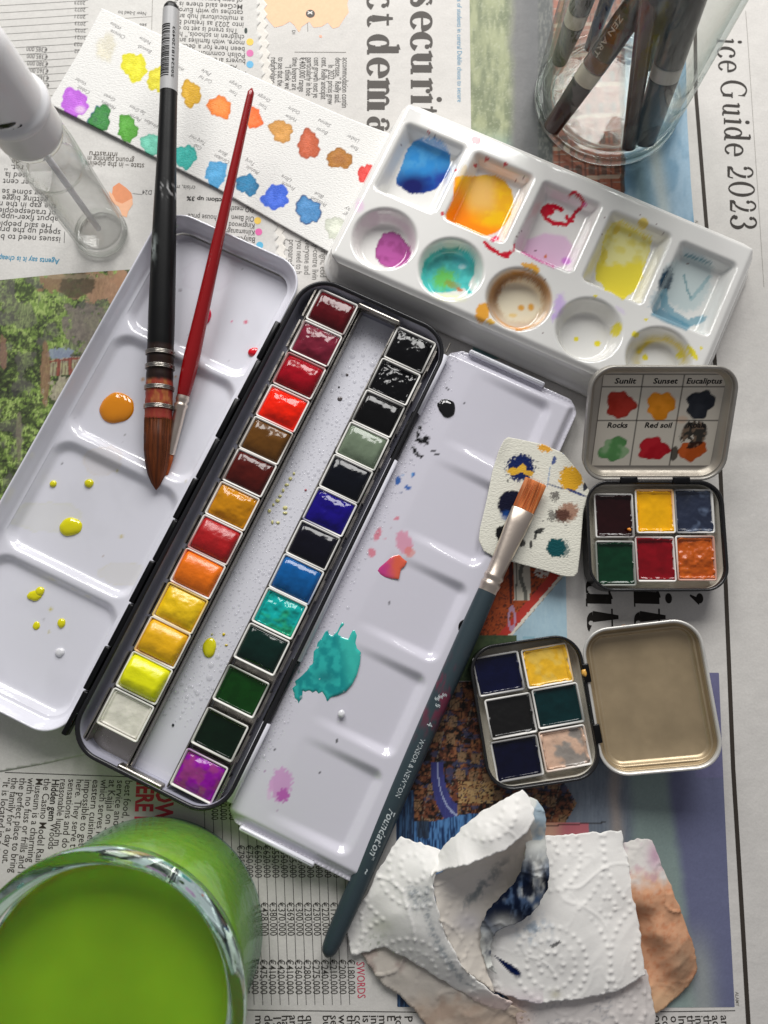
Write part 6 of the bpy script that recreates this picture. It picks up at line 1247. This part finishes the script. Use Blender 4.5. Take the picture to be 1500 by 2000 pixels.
def c_left(x, y, z):
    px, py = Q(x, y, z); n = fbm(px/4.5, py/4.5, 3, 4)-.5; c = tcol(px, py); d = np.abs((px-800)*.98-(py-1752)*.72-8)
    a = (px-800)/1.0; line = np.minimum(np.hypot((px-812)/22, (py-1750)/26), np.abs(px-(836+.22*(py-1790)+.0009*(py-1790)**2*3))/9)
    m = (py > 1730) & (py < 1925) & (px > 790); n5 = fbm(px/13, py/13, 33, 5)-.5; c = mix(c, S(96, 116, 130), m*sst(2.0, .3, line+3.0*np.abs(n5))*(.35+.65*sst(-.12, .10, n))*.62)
    c = mix(c, S(160, 170, 150), np.exp(-((px-735)/24)**2-((py-1838)/16)**2)*sst(0, .2, n)*.7); c = mix(c, S(226, 228, 206), np.exp(-((px-745)/24)**2-((py-1808)/14)**2)*.5)
    return mix(c, S(230, 200, 190), sst(1925, 1960, py)*(px > 900)*.7)
def c_leaf(x, y, z):
    px, py = Q(x, y, z); return tcol(px, py)
def c_pocket(x, y, z):
    px, py = Q(x, y, z); n = fbm(px/5, py/5, 3, 4)-.5; c = tcol(px, py, S(232, 224, 212)); l = np.abs((px-930)*.8+(py-1745)*.72)  # cone's inner side: beige shade painted into the towel, deeper towards the right
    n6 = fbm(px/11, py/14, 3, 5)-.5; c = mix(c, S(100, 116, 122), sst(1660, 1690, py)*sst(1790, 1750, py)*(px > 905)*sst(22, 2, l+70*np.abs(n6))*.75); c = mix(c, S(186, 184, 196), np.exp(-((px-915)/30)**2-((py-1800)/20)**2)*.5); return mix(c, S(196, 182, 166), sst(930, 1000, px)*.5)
def c_navy(x, y, z):
    px, py = Q(x, y, z); n = fbm(px/20, py/30, 3, 4)-.5; f = fbm(px/9, py/22, 7, 4)-.5; c = tcol(px, py, S(222, 224, 218))
    c = mix(c, S(168, 190, 204), sst(-.1, .1, n)*(py < 1640)*.9); k = np.exp(-((py-1748-20*n)/72)**4)
    c = mix(c, S(62, 92, 132), k*sst(-.25, .1, n+.1)*.95); c = mix(c, S(12, 22, 46), k*sst(-.16, .06, f+.12*(1030-px)/30)*.97); c = mix(c, S(228, 228, 222), np.exp(-((px-1050)/8)**2-((py-1700)/16)**2)*.8); c = mix(c, S(22, 40, 78), sst(1800, 1850, py)*sst(-.12, .08, n)*.85)
    c = mix(c, S(224, 224, 220), np.exp(-((px-985)/20)**2-((py-1800)/12)**2)*.85); return c
tw2 = thing('paper_towel', 100, -170, .5, 'peach and pink stained paper towel under the white one at the lower right', 'paper towel')
tpatch('stained_sheet', [(1200, 1652, 3), (1232, 1642, 4), (1252, 1638, 5), (1273, 1641, 6), (1283, 1662, 8), (1293, 1692, 8), (1310, 1730, 9), (1328, 1775, 9), (1345, 1820, 8), (1358, 1855, 5), (1361, 1890, 3), (1352, 1915, 3), (1325, 1945, 2), (1300, 1965, 2), (1282, 1976, 2), (1230, 1985, 2), (1190, 1900, 2), (1180, 1750, 3)],
       [(1237, 1722, 9), (1262, 1770, 12), (1290, 1830, 12), (1318, 1890, 9), (1332, 1922, 4), (1246, 1790, 2.0), (1262, 1845, 1.6), (1280, 1890, 2), (1305, 1925, 3), (1270, 1930, 2.5), (1310, 1800, 9)], c_peach, tw2, .12, 1.2, .6, 2)
tw = thing('paper_towel', 40, -160, .5, 'crumpled white embossed paper towel folded into a cone with navy paint stains', 'paper towel')
tpatch('lower_sheet', [(700, 1858, 2), (760, 1842, 4), (830, 1880, 6), (900, 1925, 7), (980, 1960, 7), (1030, 1975, 6), (1050, 2040, 4), (860, 2045, 2), (838, 2010, 2), (812, 1975, 2), (780, 1945, 2), (745, 1920, 2), (728, 1895, 2)], [(800, 1920, 4), (880, 1980, 4), (930, 2000, 5)], c_grey, tw, .1, 1.3, .7, 1)
tpatch('back_sheet', [(985, 1930, 6), (1060, 1935, 6), (1160, 1925, 5), (1262, 1890, 4), (1272, 1935, 4), (1282, 1990, 4), (1276, 2020, 4), (1150, 2040, 4), (1015, 2040, 4), (1005, 1980, 5)], [(1120, 1985, 6), (1200, 1975, 6)], c_low, tw, .4, .8, .6, 3)
tpatch('towel_sheet', [(1015, 1640, 7), (1045, 1632, 7), (1130, 1628, 6), (1172, 1625, 6), (1214, 1622, 7), (1220, 1655, 7), (1228, 1690, 8), (1238, 1750, 9), (1247, 1800, 9), (1256, 1870, 9), (1262, 1905, 9), (1200, 1938, 10), (1110, 1954, 11), (1050, 1960, 11), (1005, 1950, 10), (960, 1935, 7), (935, 1880, 7), (940, 1825, 8), (985, 1800, 11), (1030, 1770, 10), (1020, 1700, 8)],
       [(1110, 1700, 10), (1180, 1700, 9), (1100, 1780, 14), (1170, 1800, 11), (1080, 1850, 14), (1180, 1880, 12), (1210, 1780, 9), (1060, 1900, 12)], c_white, tw, .42, .55, .55, 4)
tpatch('left_sheet', [(674, 1768, 3), (703, 1766, 5), (716, 1750, 8), (730, 1715, 10), (750, 1680, 11), (783, 1632, 10), (800, 1640, 11), (850, 1655, 16), (875, 1672, 22), (850, 1705, 27), (846, 1730, 27), (855, 1775, 25), (872, 1830, 21), (905, 1890, 18), (960, 1938, 15), (1002, 1958, 12), (985, 1975, 9), (940, 1960, 8), (890, 1930, 8), (840, 1900, 8), (790, 1868, 8), (750, 1848, 6), (720, 1858, 3), (686, 1867, 2), (680, 1830, 2), (671, 1795, 2)],
       [(780, 1740, 17), (765, 1790, 15), (800, 1800, 19), (835, 1840, 18), (870, 1890, 15), (720, 1800, 6), (800, 1690, 17), (830, 1760, 23)], c_left, tw, .42, .6, .55, 5)
tpatch('pocket_sheet', [(842, 1712, 25), (890, 1688, 30), (940, 1672, 34), (1000, 1648, 36), (1036, 1612, 35), (1040, 1660, 26), (1025, 1720, 17), (990, 1775, 13), (960, 1810, 12), (946, 1850, 12), (952, 1900, 12), (968, 1942, 13), (905, 1895, 18), (872, 1835, 21), (852, 1775, 24)],
       [(900, 1740, 18), (940, 1740, 14), (975, 1710, 14), (905, 1810, 17), (930, 1870, 14)], c_pocket, tw, .25, .8, .55, 6)
tpatch('stained_fold', [(1034, 1556, 33), (1050, 1562, 34), (1062, 1585, 34), (1068, 1615, 33), (1066, 1650, 31), (1073, 1700, 28), (1070, 1735, 24), (1052, 1765, 21), (1030, 1790, 19), (1005, 1806, 18), (975, 1815, 16), (963, 1828, 15), (958, 1850, 14), (962, 1880, 13), (972, 1905, 12), (950, 1890, 13), (938, 1850, 14), (938, 1812, 16), (950, 1782, 19), (978, 1752, 21), (1003, 1728, 23), (1020, 1695, 27), (1026, 1650, 32), (1030, 1610, 36)],
       [(1045, 1640, 29), (1040, 1690, 32), (1035, 1730, 27), (1005, 1765, 25), (1048, 1715, 30), (985, 1780, 22), (948, 1830, 18)], c_navy, tw, .05, 1.8, .5, 7)
tpatch('upper_leaf', [(850, 1680, 20), (868, 1652, 22), (905, 1612, 27), (950, 1580, 32), (1000, 1550, 36), (1020, 1542, 37), (1034, 1556, 38), (1042, 1580, 40), (1044, 1600, 41), (1028, 1626, 42), (1000, 1652, 42), (940, 1678, 40), (890, 1694, 37), (838, 1716, 31)],
       [(950, 1630, 41), (1000, 1600, 44), (900, 1665, 35)], c_leaf, tw, .42, .5, .55, 8)
